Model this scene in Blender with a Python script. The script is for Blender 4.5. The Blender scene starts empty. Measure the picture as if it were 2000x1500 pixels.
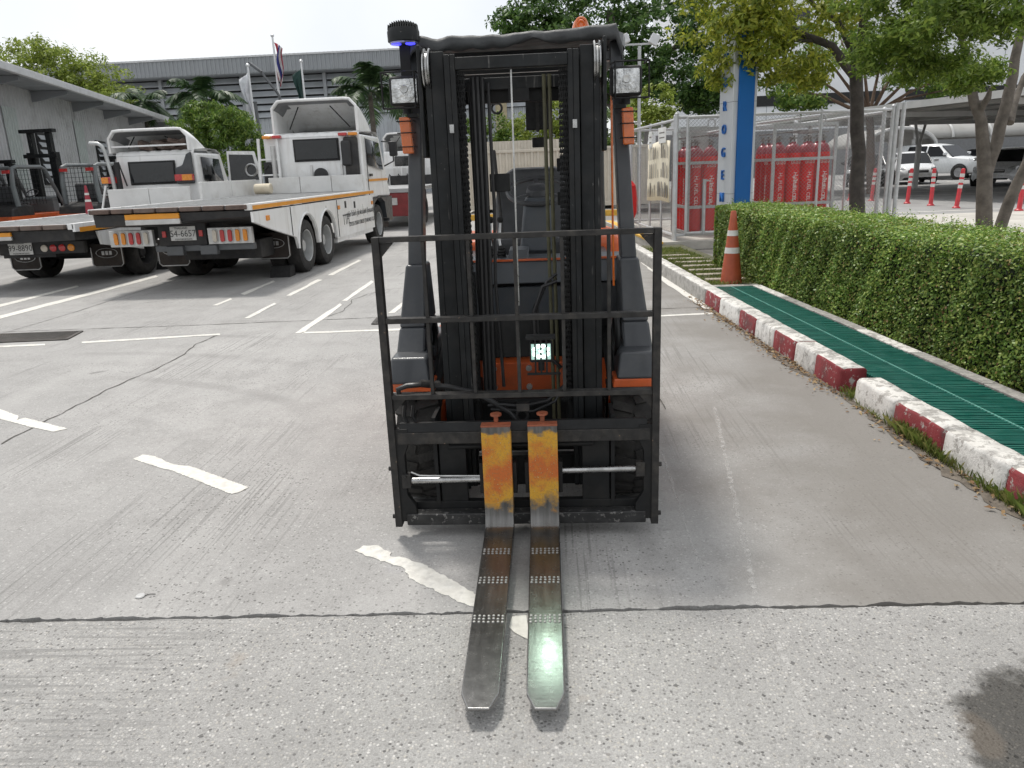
import bpy, bmesh, math, random
import numpy as np
from mathutils import Vector, Matrix, Euler
random.seed(7)
rng = np.random.default_rng(7)
SC = bpy.context.scene
COL = SC.collection
rad = math.radians

# ------------------------------------------------------------------ camera
CAM_H = 1.45
YAW, PITCH, ROLL = rad(3.489), rad(15.696), rad(2.3)
_F = Vector((-math.sin(YAW) * math.cos(PITCH), math.cos(YAW) * math.cos(PITCH), -math.sin(PITCH)))
_R0 = Vector((math.cos(YAW), math.sin(YAW), 0)); _U0 = _R0.cross(_F)
_R = _R0 * math.cos(ROLL) - _U0 * math.sin(ROLL); _U = _R.cross(_F)
cd = bpy.data.cameras.new('camera'); cam = bpy.data.objects.new('camera', cd); COL.objects.link(cam)
cd.sensor_fit = 'HORIZONTAL'; cd.sensor_width = 36; cd.lens = 27.0; cd.clip_end = 1500; cd.clip_start = .05
cam.matrix_world = Matrix(((_R.x, _U.x, -_F.x, 0), (_R.y, _U.y, -_F.y, 0), (_R.z, _U.z, -_F.z, CAM_H), (0, 0, 0, 1)))
SC.camera = cam

# ------------------------------------------------------------------ sky, sun, exposure
SUN_EL, SUN_AZ = rad(66), rad(-28)          # azimuth measured from +Y towards +X
w = bpy.data.worlds.new('World'); SC.world = w; w.use_nodes = True
nt = w.node_tree; nt.nodes.clear()
sky = nt.nodes.new('ShaderNodeTexSky'); sky.sky_type = 'NISHITA'; sky.sun_disc = False
sky.sun_elevation = SUN_EL; sky.sun_rotation = SUN_AZ; sky.air_density = 1.0; sky.dust_density = 2.5
tc = nt.nodes.new('ShaderNodeTexCoord')
nz = nt.nodes.new('ShaderNodeTexNoise'); nz.inputs['Scale'].default_value = 2.2; nz.inputs['Detail'].default_value = 5
mr = nt.nodes.new('ShaderNodeMapRange'); mr.inputs[1].default_value = .3; mr.inputs[2].default_value = .62
mr.inputs[3].default_value = .62; mr.inputs[4].default_value = .97
mx = nt.nodes.new('ShaderNodeMix'); mx.data_type = 'RGBA'
mx.inputs['B'].default_value = (8.9, 9.05, 9.2, 1)
bg = nt.nodes.new('ShaderNodeBackground'); bg.inputs['Strength'].default_value = .088
wo = nt.nodes.new('ShaderNodeOutputWorld')
nt.links.new(tc.outputs['Generated'], nz.inputs['Vector']); nt.links.new(nz.outputs['Fac'], mr.inputs[0])
nt.links.new(mr.outputs[0], mx.inputs['Factor']); nt.links.new(sky.outputs[0], mx.inputs['A'])
nt.links.new(mx.outputs['Result'], bg.inputs['Color']); nt.links.new(bg.outputs[0], wo.inputs['Surface'])
sd = bpy.data.lights.new('sun', 'SUN'); sd.energy = 2.2; sd.angle = rad(8); sd.color = (1, .96, .9)
so = bpy.data.objects.new('sun', sd); COL.objects.link(so)
_sv = Vector((math.sin(SUN_AZ) * math.cos(SUN_EL), math.cos(SUN_AZ) * math.cos(SUN_EL), math.sin(SUN_EL)))
so.rotation_euler = _sv.to_track_quat('Z', 'Y').to_euler()
vs = SC.view_settings; vs.view_transform = 'Standard'; vs.look = 'None'; vs.gamma = 1; vs.exposure = 0.45; vs.use_curve_mapping = False
SC.cycles.max_bounces = 7; SC.cycles.diffuse_bounces = 3; SC.cycles.glossy_bounces = 3; SC.cycles.transmission_bounces = 4
SC.cycles.transparent_max_bounces = 8
SC.cycles.sample_clamp_indirect = 6
SC.cycles.use_adaptive_sampling = True; SC.cycles.adaptive_threshold = .025; SC.cycles.use_denoising = True

# ------------------------------------------------------------------ measured places: photo pixel -> point of the yard
def _ray(px, py): return _F + _R * ((px - 1000) / 1500) - _U * ((py - 750) / 1500)
def gnd(px, py, z=0.0):
    d = _ray(px, py); t = (z - CAM_H) / d.z
    return Vector((d.x * t, d.y * t, z))
def at(px, py, Y):
    d = _ray(px, py); t = Y / d.y
    return Vector((d.x * t, Y, CAM_H + d.z * t))

# ------------------------------------------------------------------ mesh builder
class MB:
    def __init__(s): s.v = []; s.f = []; s.m = []
    def add(s, vs, fs, m=0):
        b = len(s.v); s.v += [tuple(p) for p in vs]
        for f in fs: s.f.append(tuple(i + b for i in f)); s.m.append(m)
        return s
    def box(s, x0, x1, y0, y1, z0, z1, m=0):
        return s.add([(x0,y0,z0),(x1,y0,z0),(x1,y1,z0),(x0,y1,z0),(x0,y0,z1),(x1,y0,z1),(x1,y1,z1),(x0,y1,z1)],
                     [(0,3,2,1),(4,5,6,7),(0,1,5,4),(1,2,6,5),(2,3,7,6),(3,0,4,7)], m)
    def hexa(s, p, m=0):      # eight corners ordered as in box
        return s.add(p, [(0,3,2,1),(4,5,6,7),(0,1,5,4),(1,2,6,5),(2,3,7,6),(3,0,4,7)], m)
    def obox(s, c, size, rot=None, m=0):
        c = Vector(c); R = rot.to_matrix() if isinstance(rot, Euler) else (rot or Matrix.Identity(3))
        P = []
        for z in (-.5,.5):
            for x, y in ((-.5,-.5),(.5,-.5),(.5,.5),(-.5,.5)):
                P.append(c + R @ Vector((x*size[0], y*size[1], z*size[2])))
        return s.hexa(P, m)
    def bar(s, a, b, w, h, m=0, up=(0,0,1)):
        a, b = Vector(a), Vector(b); d = (b - a).normalized(); up = Vector(up)
        if abs(d.dot(up)) > .98: up = Vector((0,1,0))
        x = d.cross(up).normalized(); u = x.cross(d)
        P = []
        for c in (a, b):
            for i, j in ((-1,-1),(1,-1),(1,1),(-1,1)): P.append(c + x*(i*w/2) + u*(j*h/2))
        return s.add(P, [(0,1,2,3),(7,6,5,4),(0,4,5,1),(1,5,6,2),(2,6,7,3),(3,7,4,0)], m)
    def tube(s, pts, r, n=8, m=0, caps=True):
        pts = [Vector(p) for p in pts]; k = len(pts)
        rs = r if isinstance(r, (list, tuple)) else [r]*k
        P = []; prev = None
        for i, p in enumerate(pts):
            d = (pts[min(i+1,k-1)] - pts[max(i-1,0)]).normalized()
            if prev is None:
                u = Vector((0,0,1)) if abs(d.z) < .9 else Vector((1,0,0))
                x = d.cross(u).normalized()
            else:
                x = (prev - d*prev.dot(d)).normalized()
            prev = x; y = d.cross(x)
            for j in range(n):
                a = 2*math.pi*j/n; P.append(p + (x*math.cos(a) + y*math.sin(a))*rs[i])
        F = []
        for i in range(k-1):
            for j in range(n):
                F.append((i*n+j, i*n+(j+1)%n, (i+1)*n+(j+1)%n, (i+1)*n+j))
        if caps: F.append(tuple(range(n))[::-1]); F.append(tuple((k-1)*n+j for j in range(n)))
        return s.add(P, F, m)
    def cyl(s, a, b, r, n=16, r2=None, m=0): return s.tube([a, b], [r, r if r2 is None else r2], n, m)
    def lathe(s, prof, mat4=None, n=24, m=0, close=False, cap=True):
        M = mat4 or Matrix.Identity(4); P = []
        for r, z in prof:
            for j in range(n):
                a = 2*math.pi*j/n; P.append(M @ Vector((r*math.cos(a), r*math.sin(a), z)))
        F = []; k = len(prof)
        for i in range(k - (0 if close else 1)):
            i2 = (i+1) % k
            for j in range(n): F.append((i*n+j, i*n+(j+1)%n, i2*n+(j+1)%n, i2*n+j))
        if not close and cap:
            if prof[0][0] > 1e-4: F.append(tuple(range(n))[::-1])
            if prof[-1][0] > 1e-4: F.append(tuple((k-1)*n+j for j in range(n)))
        return s.add(P, F, m)
    def torus(s, c, R, r, M3=None, n=32, k=10, m=0):
        M = Matrix.Translation(Vector(c)) @ ((M3 or Matrix.Identity(3)).to_4x4())
        return s.lathe([(R + r*math.cos(2*math.pi*i/k), r*math.sin(2*math.pi*i/k)) for i in range(k)], M, n, m, True)
    def prism(s, poly, fn, w0, w1, m=0, ms=None):   # polygon (u,v) swept along w; fn(u,v,w)->xyz
        n = len(poly); P = [fn(u, v, w0) for u, v in poly] + [fn(u, v, w1) for u, v in poly]
        F = [tuple(range(n))[::-1], tuple(range(n, 2*n))] + [(i, (i+1)%n, n+(i+1)%n, n+i) for i in range(n)]
        s.add(P, F[:2], m); b = len(s.v) - 2*n
        for f in F[2:]: s.f.append(tuple(i+b for i in f)); s.m.append(m if ms is None else ms)
        return s
    def grid(s, rows, m=0, flip=False):             # rows of equally many points
        n = len(rows[0]); P = [p for r in rows for p in r]; F = []
        for i in range(len(rows)-1):
            for j in range(n-1):
                q = (i*n+j, i*n+j+1, (i+1)*n+j+1, (i+1)*n+j); F.append(q[::-1] if flip else q)
        return s.add(P, F, m)
    def build(s, name, mats, parent=None, smooth=35, bevel=0, fix=True, loc=None, rz=0, solid=0):
        me = bpy.data.meshes.new(name); me.from_pydata(s.v, [], s.f)
        if not isinstance(mats, (list, tuple)): mats = [mats]
        for mm in mats: me.materials.append(mm)
        if len(mats) > 1: me.polygons.foreach_set('material_index', s.m)
        if fix and len(s.f) < 40000:
            bm = bmesh.new(); bm.from_mesh(me); bmesh.ops.recalc_face_normals(bm, faces=bm.faces); bm.to_mesh(me); bm.free()
        if smooth:
            me.polygons.foreach_set('use_smooth', [True]*len(me.polygons)); me.set_sharp_from_angle(angle=rad(smooth))
        me.update()
        o = bpy.data.objects.new(name, me); COL.objects.link(o)
        if parent: o.parent = parent
        if loc is not None: o.location = loc
        o.rotation_euler.z = rz
        if solid:
            md = o.modifiers.new('thickness', 'SOLIDIFY'); md.thickness = solid; md.offset = 0
        if bevel:
            md = o.modifiers.new('soft_edges', 'BEVEL'); md.width = bevel; md.segments = 2; md.limit_method = 'ANGLE'; md.angle_limit = rad(40); md.harden_normals = bool(smooth)
        return o

def tag(o, label=None, cat=None, group=None, kind=None):
    if label: o['label'] = label
    if cat: o['category'] = cat
    if group: o['group'] = group
    if kind: o['kind'] = kind
    return o
def thing(name, label, cat, loc=(0,0,0), rz=0, group=None):
    o = bpy.data.objects.new(name, None); COL.objects.link(o); o.location = loc; o.rotation_euler.z = rz; o.empty_display_size = .2
    return tag(o, label, cat, group)
def copy_tree(o, parent=None):
    c = o.copy(); COL.objects.link(c); c.parent = parent
    for ch in list(o.children): copy_tree(ch, c)
    return c
def stuff_mesh(name, V, F4, mats, parent=None, mi=None, smooth=False):   # big numpy mesh of quads
    me = bpy.data.meshes.new(name); n = len(F4); k = F4.shape[1]
    me.vertices.add(len(V)); me.vertices.foreach_set('co', np.ascontiguousarray(V, dtype=np.float32).ravel())
    me.loops.add(n*k); me.loops.foreach_set('vertex_index', np.ascontiguousarray(F4, dtype=np.int32).ravel())
    me.polygons.add(n); me.polygons.foreach_set('loop_start', np.arange(0, n*k, k, dtype=np.int32))
    if not isinstance(mats, (list, tuple)): mats = [mats]
    for mm in mats: me.materials.append(mm)
    if mi is not None: me.polygons.foreach_set('material_index', np.asarray(mi, dtype=np.int32))
    if smooth: me.polygons.foreach_set('use_smooth', np.ones(n, dtype=bool))
    me.update(calc_edges=True); me.validate()
    o = bpy.data.objects.new(name, me); COL.objects.link(o)
    if parent: o.parent = parent
    return o
def lettering(name, body, size, m, parent, loc, rot, ext=.001, align='CENTER', sx=1.0):
    c = bpy.data.curves.new('tmp', 'FONT'); c.body = body; c.size = size; c.extrude = ext; c.align_x = align; c.align_y = 'CENTER'
    c.resolution_u = 2
    t = bpy.data.objects.new('tmp', c); COL.objects.link(t)
    dg = bpy.context.evaluated_depsgraph_get(); dg.update()
    me = bpy.data.meshes.new_from_object(t.evaluated_get(dg)); me.name = name
    bpy.data.objects.remove(t); bpy.data.curves.remove(c)
    me.materials.clear(); me.materials.append(m)
    o = bpy.data.objects.new(name, me); COL.objects.link(o); o.parent = parent
    o.location = loc; o.rotation_euler = rot; o.scale = (sx, 1, 1)
    if len(body) > 1: o['kind'] = 'stuff'
    return o

# ------------------------------------------------------------------ materials
MATS = {}
def _new(name):
    m = bpy.data.materials.new(name); m.use_nodes = True; n = m.node_tree; n.nodes.clear()
    o = n.nodes.new('ShaderNodeOutputMaterial'); p = n.nodes.new('ShaderNodeBsdfPrincipled'); n.links.new(p.outputs[0], o.inputs[0])
    MATS[name] = m
    return m, n, p, o
def _noise(n, scale, detail=4, vec=None, rough=.55, dist=0):
    x = n.nodes.new('ShaderNodeTexNoise'); x.inputs['Scale'].default_value = scale; x.inputs['Detail'].default_value = detail
    x.inputs['Roughness'].default_value = rough; x.inputs['Distortion'].default_value = dist
    if vec is not None: n.links.new(vec, x.inputs['Vector'])
    return x.outputs['Fac']
def _range(n, v, a, b, c=0., d=1., smooth=False):
    x = n.nodes.new('ShaderNodeMapRange'); n.links.new(v, x.inputs[0])
    if smooth: x.interpolation_type = 'SMOOTHSTEP'
    for i, t in zip((1,2,3,4), (a,b,c,d)): x.inputs[i].default_value = t
    return x.outputs[0]
def _mix(n, fac, A, B, mode='MIX'):
    x = n.nodes.new('ShaderNodeMix'); x.data_type = 'RGBA'; x.blend_type = mode
    for k, t in (('Factor', fac), ('A', A), ('B', B)):
        if hasattr(t, 'links'): n.links.new(t, x.inputs[k])
        elif k == 'Factor': x.inputs[k].default_value = t
        else: x.inputs[k].default_value = (*t[:3], 1)
    return x.outputs['Result']
def _math(n, op, a, b=None):
    x = n.nodes.new('ShaderNodeMath'); x.operation = op
    for i, t in enumerate((a, b)):
        if t is None: continue
        if hasattr(t, 'links'): n.links.new(t, x.inputs[i])
        else: x.inputs[i].default_value = t
    return x.outputs[0]
def _coord(n, kind='Object'):
    return n.nodes.new('ShaderNodeTexCoord').outputs[kind]
def _pos(n): return n.nodes.new('ShaderNodeNewGeometry').outputs['Position']
def _scale(n, vec, s):
    x = n.nodes.new('ShaderNodeVectorMath'); x.operation = 'MULTIPLY'; n.links.new(vec, x.inputs[0]); x.inputs[1].default_value = s
    return x.outputs[0]
def _bump(n, p, h, strength=.2, dist=.01):
    b = n.nodes.new('ShaderNodeBump'); b.inputs['Strength'].default_value = strength; b.inputs['Distance'].default_value = dist
    n.links.new(h, b.inputs['Height']); n.links.new(b.outputs[0], p.inputs['Normal'])
def mat(name, col, rough=.5, metal=0., var=.12, scale=6, bump=0, bscale=60, spec=.5, dirt=0, dirtcol=(.12,.1,.08), dscale=3, chip=0, chipcol=(.25,.22,.2), coat=0):
    if name in MATS: return MATS[name]
    m, n, p, o = _new(name); c = _coord(n)
    a = tuple(x*(1-var) for x in col); b = tuple(min(1, x*(1+var)) for x in col)
    cc = _mix(n, _range(n, _noise(n, scale, 5, c), .3, .7), a, b)
    if dirt: cc = _mix(n, _math(n, 'MULTIPLY', _range(n, _noise(n, dscale, 7, c, .65), .48, .72), dirt), cc, dirtcol)
    if chip: cc = _mix(n, _range(n, _noise(n, 38, 6, c, .7), .72 - chip*.2, .75 - chip*.2), cc, chipcol)
    n.links.new(cc, p.inputs['Base Color'])
    n.links.new(_range(n, _noise(n, scale*2.3, 4, c), .3, .7, max(0, rough-.1), min(1, rough+.1)), p.inputs['Roughness'])
    p.inputs['Metallic'].default_value = metal; p.inputs['Specular IOR Level'].default_value = spec
    p.inputs['Coat Weight'].default_value = coat; p.inputs['Coat Roughness'].default_value = .08
    if bump: _bump(n, p, _noise(n, bscale, 5, c), bump, .01)
    return m
def glow(name, col, strength, base=None):
    if name in MATS: return MATS[name]
    m, n, p, o = _new(name); p.inputs['Base Color'].default_value = (*(base or col), 1)
    p.inputs['Emission Color'].default_value = (*col, 1); p.inputs['Emission Strength'].default_value = strength; p.inputs['Roughness'].default_value = .25
    return m
def leafmat(name, c1, c2, c3, trans=.35, rough=.5):
    m, n, p, o = _new(name)
    g = n.nodes.new('ShaderNodeNewGeometry')
    cr = n.nodes.new('ShaderNodeValToRGB'); n.links.new(g.outputs['Random Per Island'], cr.inputs[0])
    e = cr.color_ramp.elements; e[0].color = (*c1, 1); e[1].color = (*c3, 1); e[1].position = .96; k = e.new(.5); k.color = (*c2, 1)
    cl = _range(n, _noise(n, 1.6, 3, g.outputs['Position']), .3, .7, .72, 1.25)
    v = n.nodes.new('ShaderNodeVectorMath'); v.operation = 'SCALE'; n.links.new(cr.outputs[0], v.inputs[0]); n.links.new(cl, v.inputs['Scale'])
    n.links.new(v.outputs[0], p.inputs['Base Color']); p.inputs['Roughness'].default_value = rough; p.inputs['Specular IOR Level'].default_value = .35
    t = n.nodes.new('ShaderNodeBsdfTranslucent'); n.links.new(v.outputs[0], t.inputs['Color'])
    ms = n.nodes.new('ShaderNodeMixShader'); ms.inputs[0].default_value = trans
    n.links.new(p.outputs[0], ms.inputs[1]); n.links.new(t.outputs[0], ms.inputs[2]); n.links.new(ms.outputs[0], o.inputs[0])
    return m
# ================================================================== the yard: ground, slabs, markings, kerbs, drain, verge
def kerb_x(y): return 1.80 + (4.75 - y) * .068
def hedge_x(y): return 2.585 + (4.85 - y) * .088

def concrete_far():
    m, n, p, o = _new('yard_concrete'); P = _pos(n)
    c = _mix(n, _range(n, _noise(n, .55, 6, P, .6), .35, .68), (.285,.28,.272), (.40,.392,.38))
    c = _mix(n, _math(n, 'MULTIPLY', _range(n, _noise(n, 2.6, 7, P, .7), .45, .72), .55), c, (.20,.195,.187))
    c = _mix(n, _math(n, 'MULTIPLY', _range(n, _noise(n, 34, 5, P, .7), .5, .8), .5), c, (.17,.165,.16))
    st = _noise(n, 1, 3, _scale(n, P, (75, 1.1, 1)), .5)
    mask = _range(n, _noise(n, 1, 3, _scale(n, P, (1.5,.55,1))), .46, .6)
    c = _mix(n, _math(n, 'MULTIPLY', _math(n, 'MULTIPLY', _range(n, st, .54, .62), mask), .62), c, (.13,.127,.122))
    c = _mix(n, _math(n, 'MULTIPLY', _range(n, _noise(n, 1, 2, _scale(n, P, (1.6, .12, 1))), .56, .7), .32), c, (.46,.45,.435))
    v = n.nodes.new('ShaderNodeTexVoronoi'); v.inputs['Scale'].default_value = 85; n.links.new(P, v.inputs['Vector'])
    sp = n.nodes.new('ShaderNodeSeparateColor'); n.links.new(v.outputs['Color'], sp.inputs[0])
    pit = _range(n, _noise(n, 1.1, 3, P), .42, .6)
    dk = _math(n, 'MULTIPLY', _math(n, 'MULTIPLY', _math(n, 'LESS_THAN', v.outputs['Distance'], .42), _math(n, 'GREATER_THAN', sp.outputs[0], .84)), pit)
    c = _mix(n, _math(n, 'MULTIPLY', dk, .9), c, (.085,.082,.078))
    v4 = n.nodes.new('ShaderNodeTexVoronoi'); v4.inputs['Scale'].default_value = 240; n.links.new(P, v4.inputs['Vector'])
    s4 = n.nodes.new('ShaderNodeSeparateColor'); n.links.new(v4.outputs['Color'], s4.inputs[0])
    c = _mix(n, .2, c, _mix(n, s4.outputs[0], (.16,.156,.15), (.52,.51,.495)))
    lt = _math(n, 'MULTIPLY', _math(n, 'LESS_THAN', v.outputs['Distance'], .4), _math(n, 'LESS_THAN', sp.outputs[1], .1))
    c = _mix(n, _math(n, 'MULTIPLY', lt, .35), c, (.6,.59,.57))
    sxy = n.nodes.new('ShaderNodeSeparateXYZ'); n.links.new(P, sxy.inputs[0])
    br_ = _math(n, 'MULTIPLY', _range(n, _math(n, 'ADD', sxy.outputs[0], _range(n, _noise(n, 1.3, 4, P), .3, .7, -.5, .5)), .2, 1.5), .8)
    c = _mix(n, br_, c, (.185,.172,.155))
    # tyre scrub arcs left by turning trucks
    w = n.nodes.new('ShaderNodeTexWave'); w.wave_type = 'RINGS'; w.rings_direction = 'Z'; w.inputs['Scale'].default_value = .42
    w.inputs['Distortion'].default_value = 1.2; w.inputs['Detail'].default_value = 2
    sh = n.nodes.new('ShaderNodeVectorMath'); sh.operation = 'ADD'; n.links.new(P, sh.inputs[0]); sh.inputs[1].default_value = (4.4, -1.6, 0); n.links.new(sh.outputs[0], w.inputs['Vector'])
    arc = _math(n, 'MULTIPLY', _range(n, w.outputs['Fac'], .9, .99), _range(n, _noise(n, .5, 3, P), .5, .62))
    c = _mix(n, _math(n, 'MULTIPLY', arc, .22), c, (.13,.125,.12))
    # oil drips
    oil = _range(n, _noise(n, 3.4, 2, P, .4), .74, .78)
    c = _mix(n, _math(n, 'MULTIPLY', oil, .5), c, (.12,.115,.11))
    n.links.new(c, p.inputs['Base Color']); p.inputs['Roughness'].default_value = .82; p.inputs['Specular IOR Level'].default_value = .3
    h = _math(n, 'ADD', _math(n, 'MULTIPLY', _math(n, 'MULTIPLY', st, mask), .8), _noise(n, 120, 4, P))
    _bump(n, p, _math(n, 'SUBTRACT', h, _math(n, 'MULTIPLY', dk, 1.2)), .35, .006)
    return m
def concrete_near():
    m, n, p, o = _new('aggregate_concrete'); P = _pos(n)
    def vor(s, r=1):
        v = n.nodes.new('ShaderNodeTexVoronoi'); v.inputs['Scale'].default_value = s; v.inputs['Randomness'].default_value = r; v.distance = 'MANHATTAN' if s < 60 else 'EUCLIDEAN'
        wv = n.nodes.new('ShaderNodeTexNoise'); wv.inputs['Scale'].default_value = s*.8; n.links.new(P, wv.inputs['Vector'])
        ad = n.nodes.new('ShaderNodeVectorMath'); ad.operation = 'MULTIPLY_ADD'; n.links.new(wv.outputs['Color'], ad.inputs[0]); ad.inputs[1].default_value = (.6/s,)*3; n.links.new(P, ad.inputs[2])
        n.links.new(ad.outputs[0], v.inputs['Vector']); sp = n.nodes.new('ShaderNodeSeparateColor'); n.links.new(v.outputs['Color'], sp.inputs[0])
        return v.outputs['Distance'], sp.outputs
    base = _mix(n, _range(n, _noise(n, .9, 6, P, .65), .35, .68), (.285,.28,.27), (.385,.378,.365))
    base = _mix(n, _math(n, 'MULTIPLY', _range(n, _noise(n, 90, 4, P, .7), .45, .7), .6), base, (.2,.195,.187))
    d, s = vor(98)
    cr = n.nodes.new('ShaderNodeValToRGB'); n.links.new(s[0], cr.inputs[0]); e = cr.color_ramp.elements
    e[0].color = (.07,.068,.066,1); e[1].color = (.60,.585,.56,1)
    for pos, q in ((.05,(.13,.126,.122)),(.10,(.215,.21,.202)),(.35,(.31,.303,.292)),(.62,(.37,.362,.348)),(.78,(.42,.40,.365)),(.94,(.52,.507,.488))): k = e.new(pos); k.color = (*q, 1)
    d3, s3 = vor(290)
    base = _mix(n, _range(n, d3, .3, .5, .75, 0), base, _mix(n, s3[0], (.15,.147,.142), (.52,.51,.495)))
    expo = _range(n, _noise(n, 1.7, 4, P, .6), .3, .62, .6, 1)
    c = _mix(n, _math(n, 'MULTIPLY', _range(n, d, .38, .46, 1, 0), expo), base, cr.outputs[0])
    d2, s2 = vor(48)
    big = _math(n, 'MULTIPLY', _math(n, 'LESS_THAN', d2, _range(n, s2[0], 0, 1, .18, .5)), _math(n, 'GREATER_THAN', s2[1], .9))
    cb = n.nodes.new('ShaderNodeValToRGB'); n.links.new(s2[2], cb.inputs[0]); e = cb.color_ramp.elements; cb.color_ramp.interpolation = 'CONSTANT'
    e[0].color = (.1,.098,.095,1); e[1].color = (.55,.54,.52,1); e[1].position = .55; k = e.new(.3); k.color = (.2,.19,.18,1)
    c = _mix(n, _math(n, 'MULTIPLY', big, .85), c, cb.outputs[0])
    # pale worn streaks running with the traffic, cement smear, brown stains
    c = _mix(n, _math(n, 'MULTIPLY', _range(n, _noise(n, 1, 4, _scale(n, P, (3.2, .5, 1))), .58, .76), .4), c, (.5,.49,.475))
    c = _mix(n, _math(n, 'MULTIPLY', _range(n, _noise(n, 2.2, 6, P, .7), .46, .74), .5), c, (.215,.21,.203))
    c = _mix(n, _math(n, 'MULTIPLY', _range(n, _noise(n, 4.2, 3, P), .66, .8), .3), c, (.36,.27,.18))
    # the wet oily patch, lower right
    sx = n.nodes.new('ShaderNodeSeparateXYZ'); n.links.new(P, sx.inputs[0])
    dx = _math(n, 'DIVIDE', _math(n, 'SUBTRACT', sx.outputs[0], 1.36), .37); dy = _math(n, 'DIVIDE', _math(n, 'SUBTRACT', sx.outputs[1], 1.60), .43)
    rr = _math(n, 'SQRT', _math(n, 'ADD', _math(n, 'MULTIPLY', dx, dx), _math(n, 'MULTIPLY', dy, dy)))
    rr = _math(n, 'ADD', rr, _range(n, _noise(n, 5, 6, P, .6), .2, .8, -.2, .2))
    wet = _range(n, rr, .9, 1.0, 1, 0)
    dark = _mix(n, .96, c, (.20,.193,.18), 'MULTIPLY')
    bx = _math(n, 'DIVIDE', _math(n, 'SUBTRACT', sx.outputs[0], 1.06), .06); by = _math(n, 'DIVIDE', _math(n, 'SUBTRACT', sx.outputs[1], 1.72), .10)
    br = _math(n, 'ADD', _math(n, 'ADD', _math(n, 'MULTIPLY', bx, bx), _math(n, 'MULTIPLY', by, by)), _range(n, _noise(n, 12, 4, P), .2, .8, -.3, .3))
    dark = _mix(n, _math(n, 'MULTIPLY', _range(n, br, .6, 1.1, 1, 0), .45), dark, (.14,.115,.09))
    c = _mix(n, wet, c, dark)
    n.links.new(c, p.inputs['Base Color']); n.links.new(_range(n, wet, 0, 1, .84, .6), p.inputs['Roughness']); p.inputs['Specular IOR Level'].default_value = .3
    gr = _noise(n, 1, 2, _scale(n, P, (2, 60, 1)), .5)
    gm = _range(n, _math(n, 'ADD', sx.outputs[0], _range(n, _noise(n, 2, 3, P), .3, .7, -.5, .5)), -1.6, -.8, 1, 0)
    c = _mix(n, _math(n, 'MULTIPLY', _math(n, 'MULTIPLY', _range(n, gr, .53, .62), gm), .6), c, (.2,.197,.19)); n.links.new(c, p.inputs['Base Color'])
    h = _math(n, 'ADD', _math(n, 'MULTIPLY', _range(n, d, .2, .5, 1, 0), 1.0), _math(n, 'MULTIPLY', _math(n, 'MULTIPLY', _range(n, gr, .5, .62), gm), -1.6))
    _bump(n, p, _math(n, 'ADD', h, _noise(n, 150, 3, P)), .5, .005)
    return m
M_far, M_near = concrete_far(), concrete_near()
M_joint = mat('joint_dirt', (.085,.08,.072), .95, var=.4, scale=40, bump=.6, bscale=120)
tag(MB().add([(-600,-60,-.05),(600,-60,-.05),(600,1400,-.05),(-600,1400,-.05)], [(0,1,2,3)]).build('ground', M_joint), kind='structure')

def jag(x0, x1, y, amp, n, seed):
    r = random.Random(seed); out = []; a = 0
    for i in range(n+1):
        a = a*.55 + r.uniform(-amp, amp); out.append((x0 + (x1-x0)*i/n, y(x0 + (x1-x0)*i/n) + a))
    return out
jy = lambda x: 2.297 + .0215*x
far_edge = jag(-14, 14, lambda x: jy(x) + .011, .0075, 1500, 3)
near_edge = jag(-14, 14, lambda x: jy(x) - .007, .003, 1500, 5)
def slab(name, poly, m):
    mb = MB(); n = len(poly)
    mb.add([(x,y,0) for x,y in poly] + [(x,y,-.049) for x,y in poly], [tuple(range(n))] + [(i,(i+1)%n,n+(i+1)%n,n+i) for i in range(n)])
    return tag(mb.build(name, m, smooth=0), kind='structure')
slab('yard_pavement', far_edge + [(60,far_edge[-1][1]),(60,120),(-60,120),(-60,far_edge[0][1])], M_far)
slab('foreground_pavement', near_edge[::-1] + [(-14,-20),(14,-20)], M_near)

# painted markings (thin thermoplastic sheets, measured on the ground)
def paint_mat(name, wear):
    m, n, p, o = _new(name); P = _pos(n)
    c = _mix(n, _range(n, _noise(n, 30, 5, P, .6), .35, .7), (.56,.545,.50), (.70,.685,.64))
    c = _mix(n, _math(n, 'MULTIPLY', _range(n, _noise(n, 13, 7, P, .75), .5, .72), wear), c, (.34,.33,.315))
    n.links.new(c, p.inputs['Base Color']); p.inputs['Roughness'].default_value = .7
    _bump(n, p, _noise(n, 90, 4, P), .25, .004)
    return m
M_paint, M_paint_worn = paint_mat('road_paint', .18), paint_mat('worn_road_paint', .75)
def scuff_mat():
    m, n, p, o = _new('chalky_scuff'); P = _pos(n); p.inputs['Base Color'].default_value = (.55,.54,.52,1); p.inputs['Roughness'].default_value = .85
    tr = n.nodes.new('ShaderNodeBsdfTransparent'); ms = n.nodes.new('ShaderNodeMixShader')
    n.links.new(_math(n, 'MULTIPLY', _range(n, _noise(n, 28, 6, P, .75), .42, .6), .6), ms.inputs[0]); n.links.new(tr.outputs[0], ms.inputs[1]); n.links.new(p.outputs[0], ms.inputs[2]); n.links.new(ms.outputs[0], o.inputs[0])
    return m
M_scuff = scuff_mat()
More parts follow.
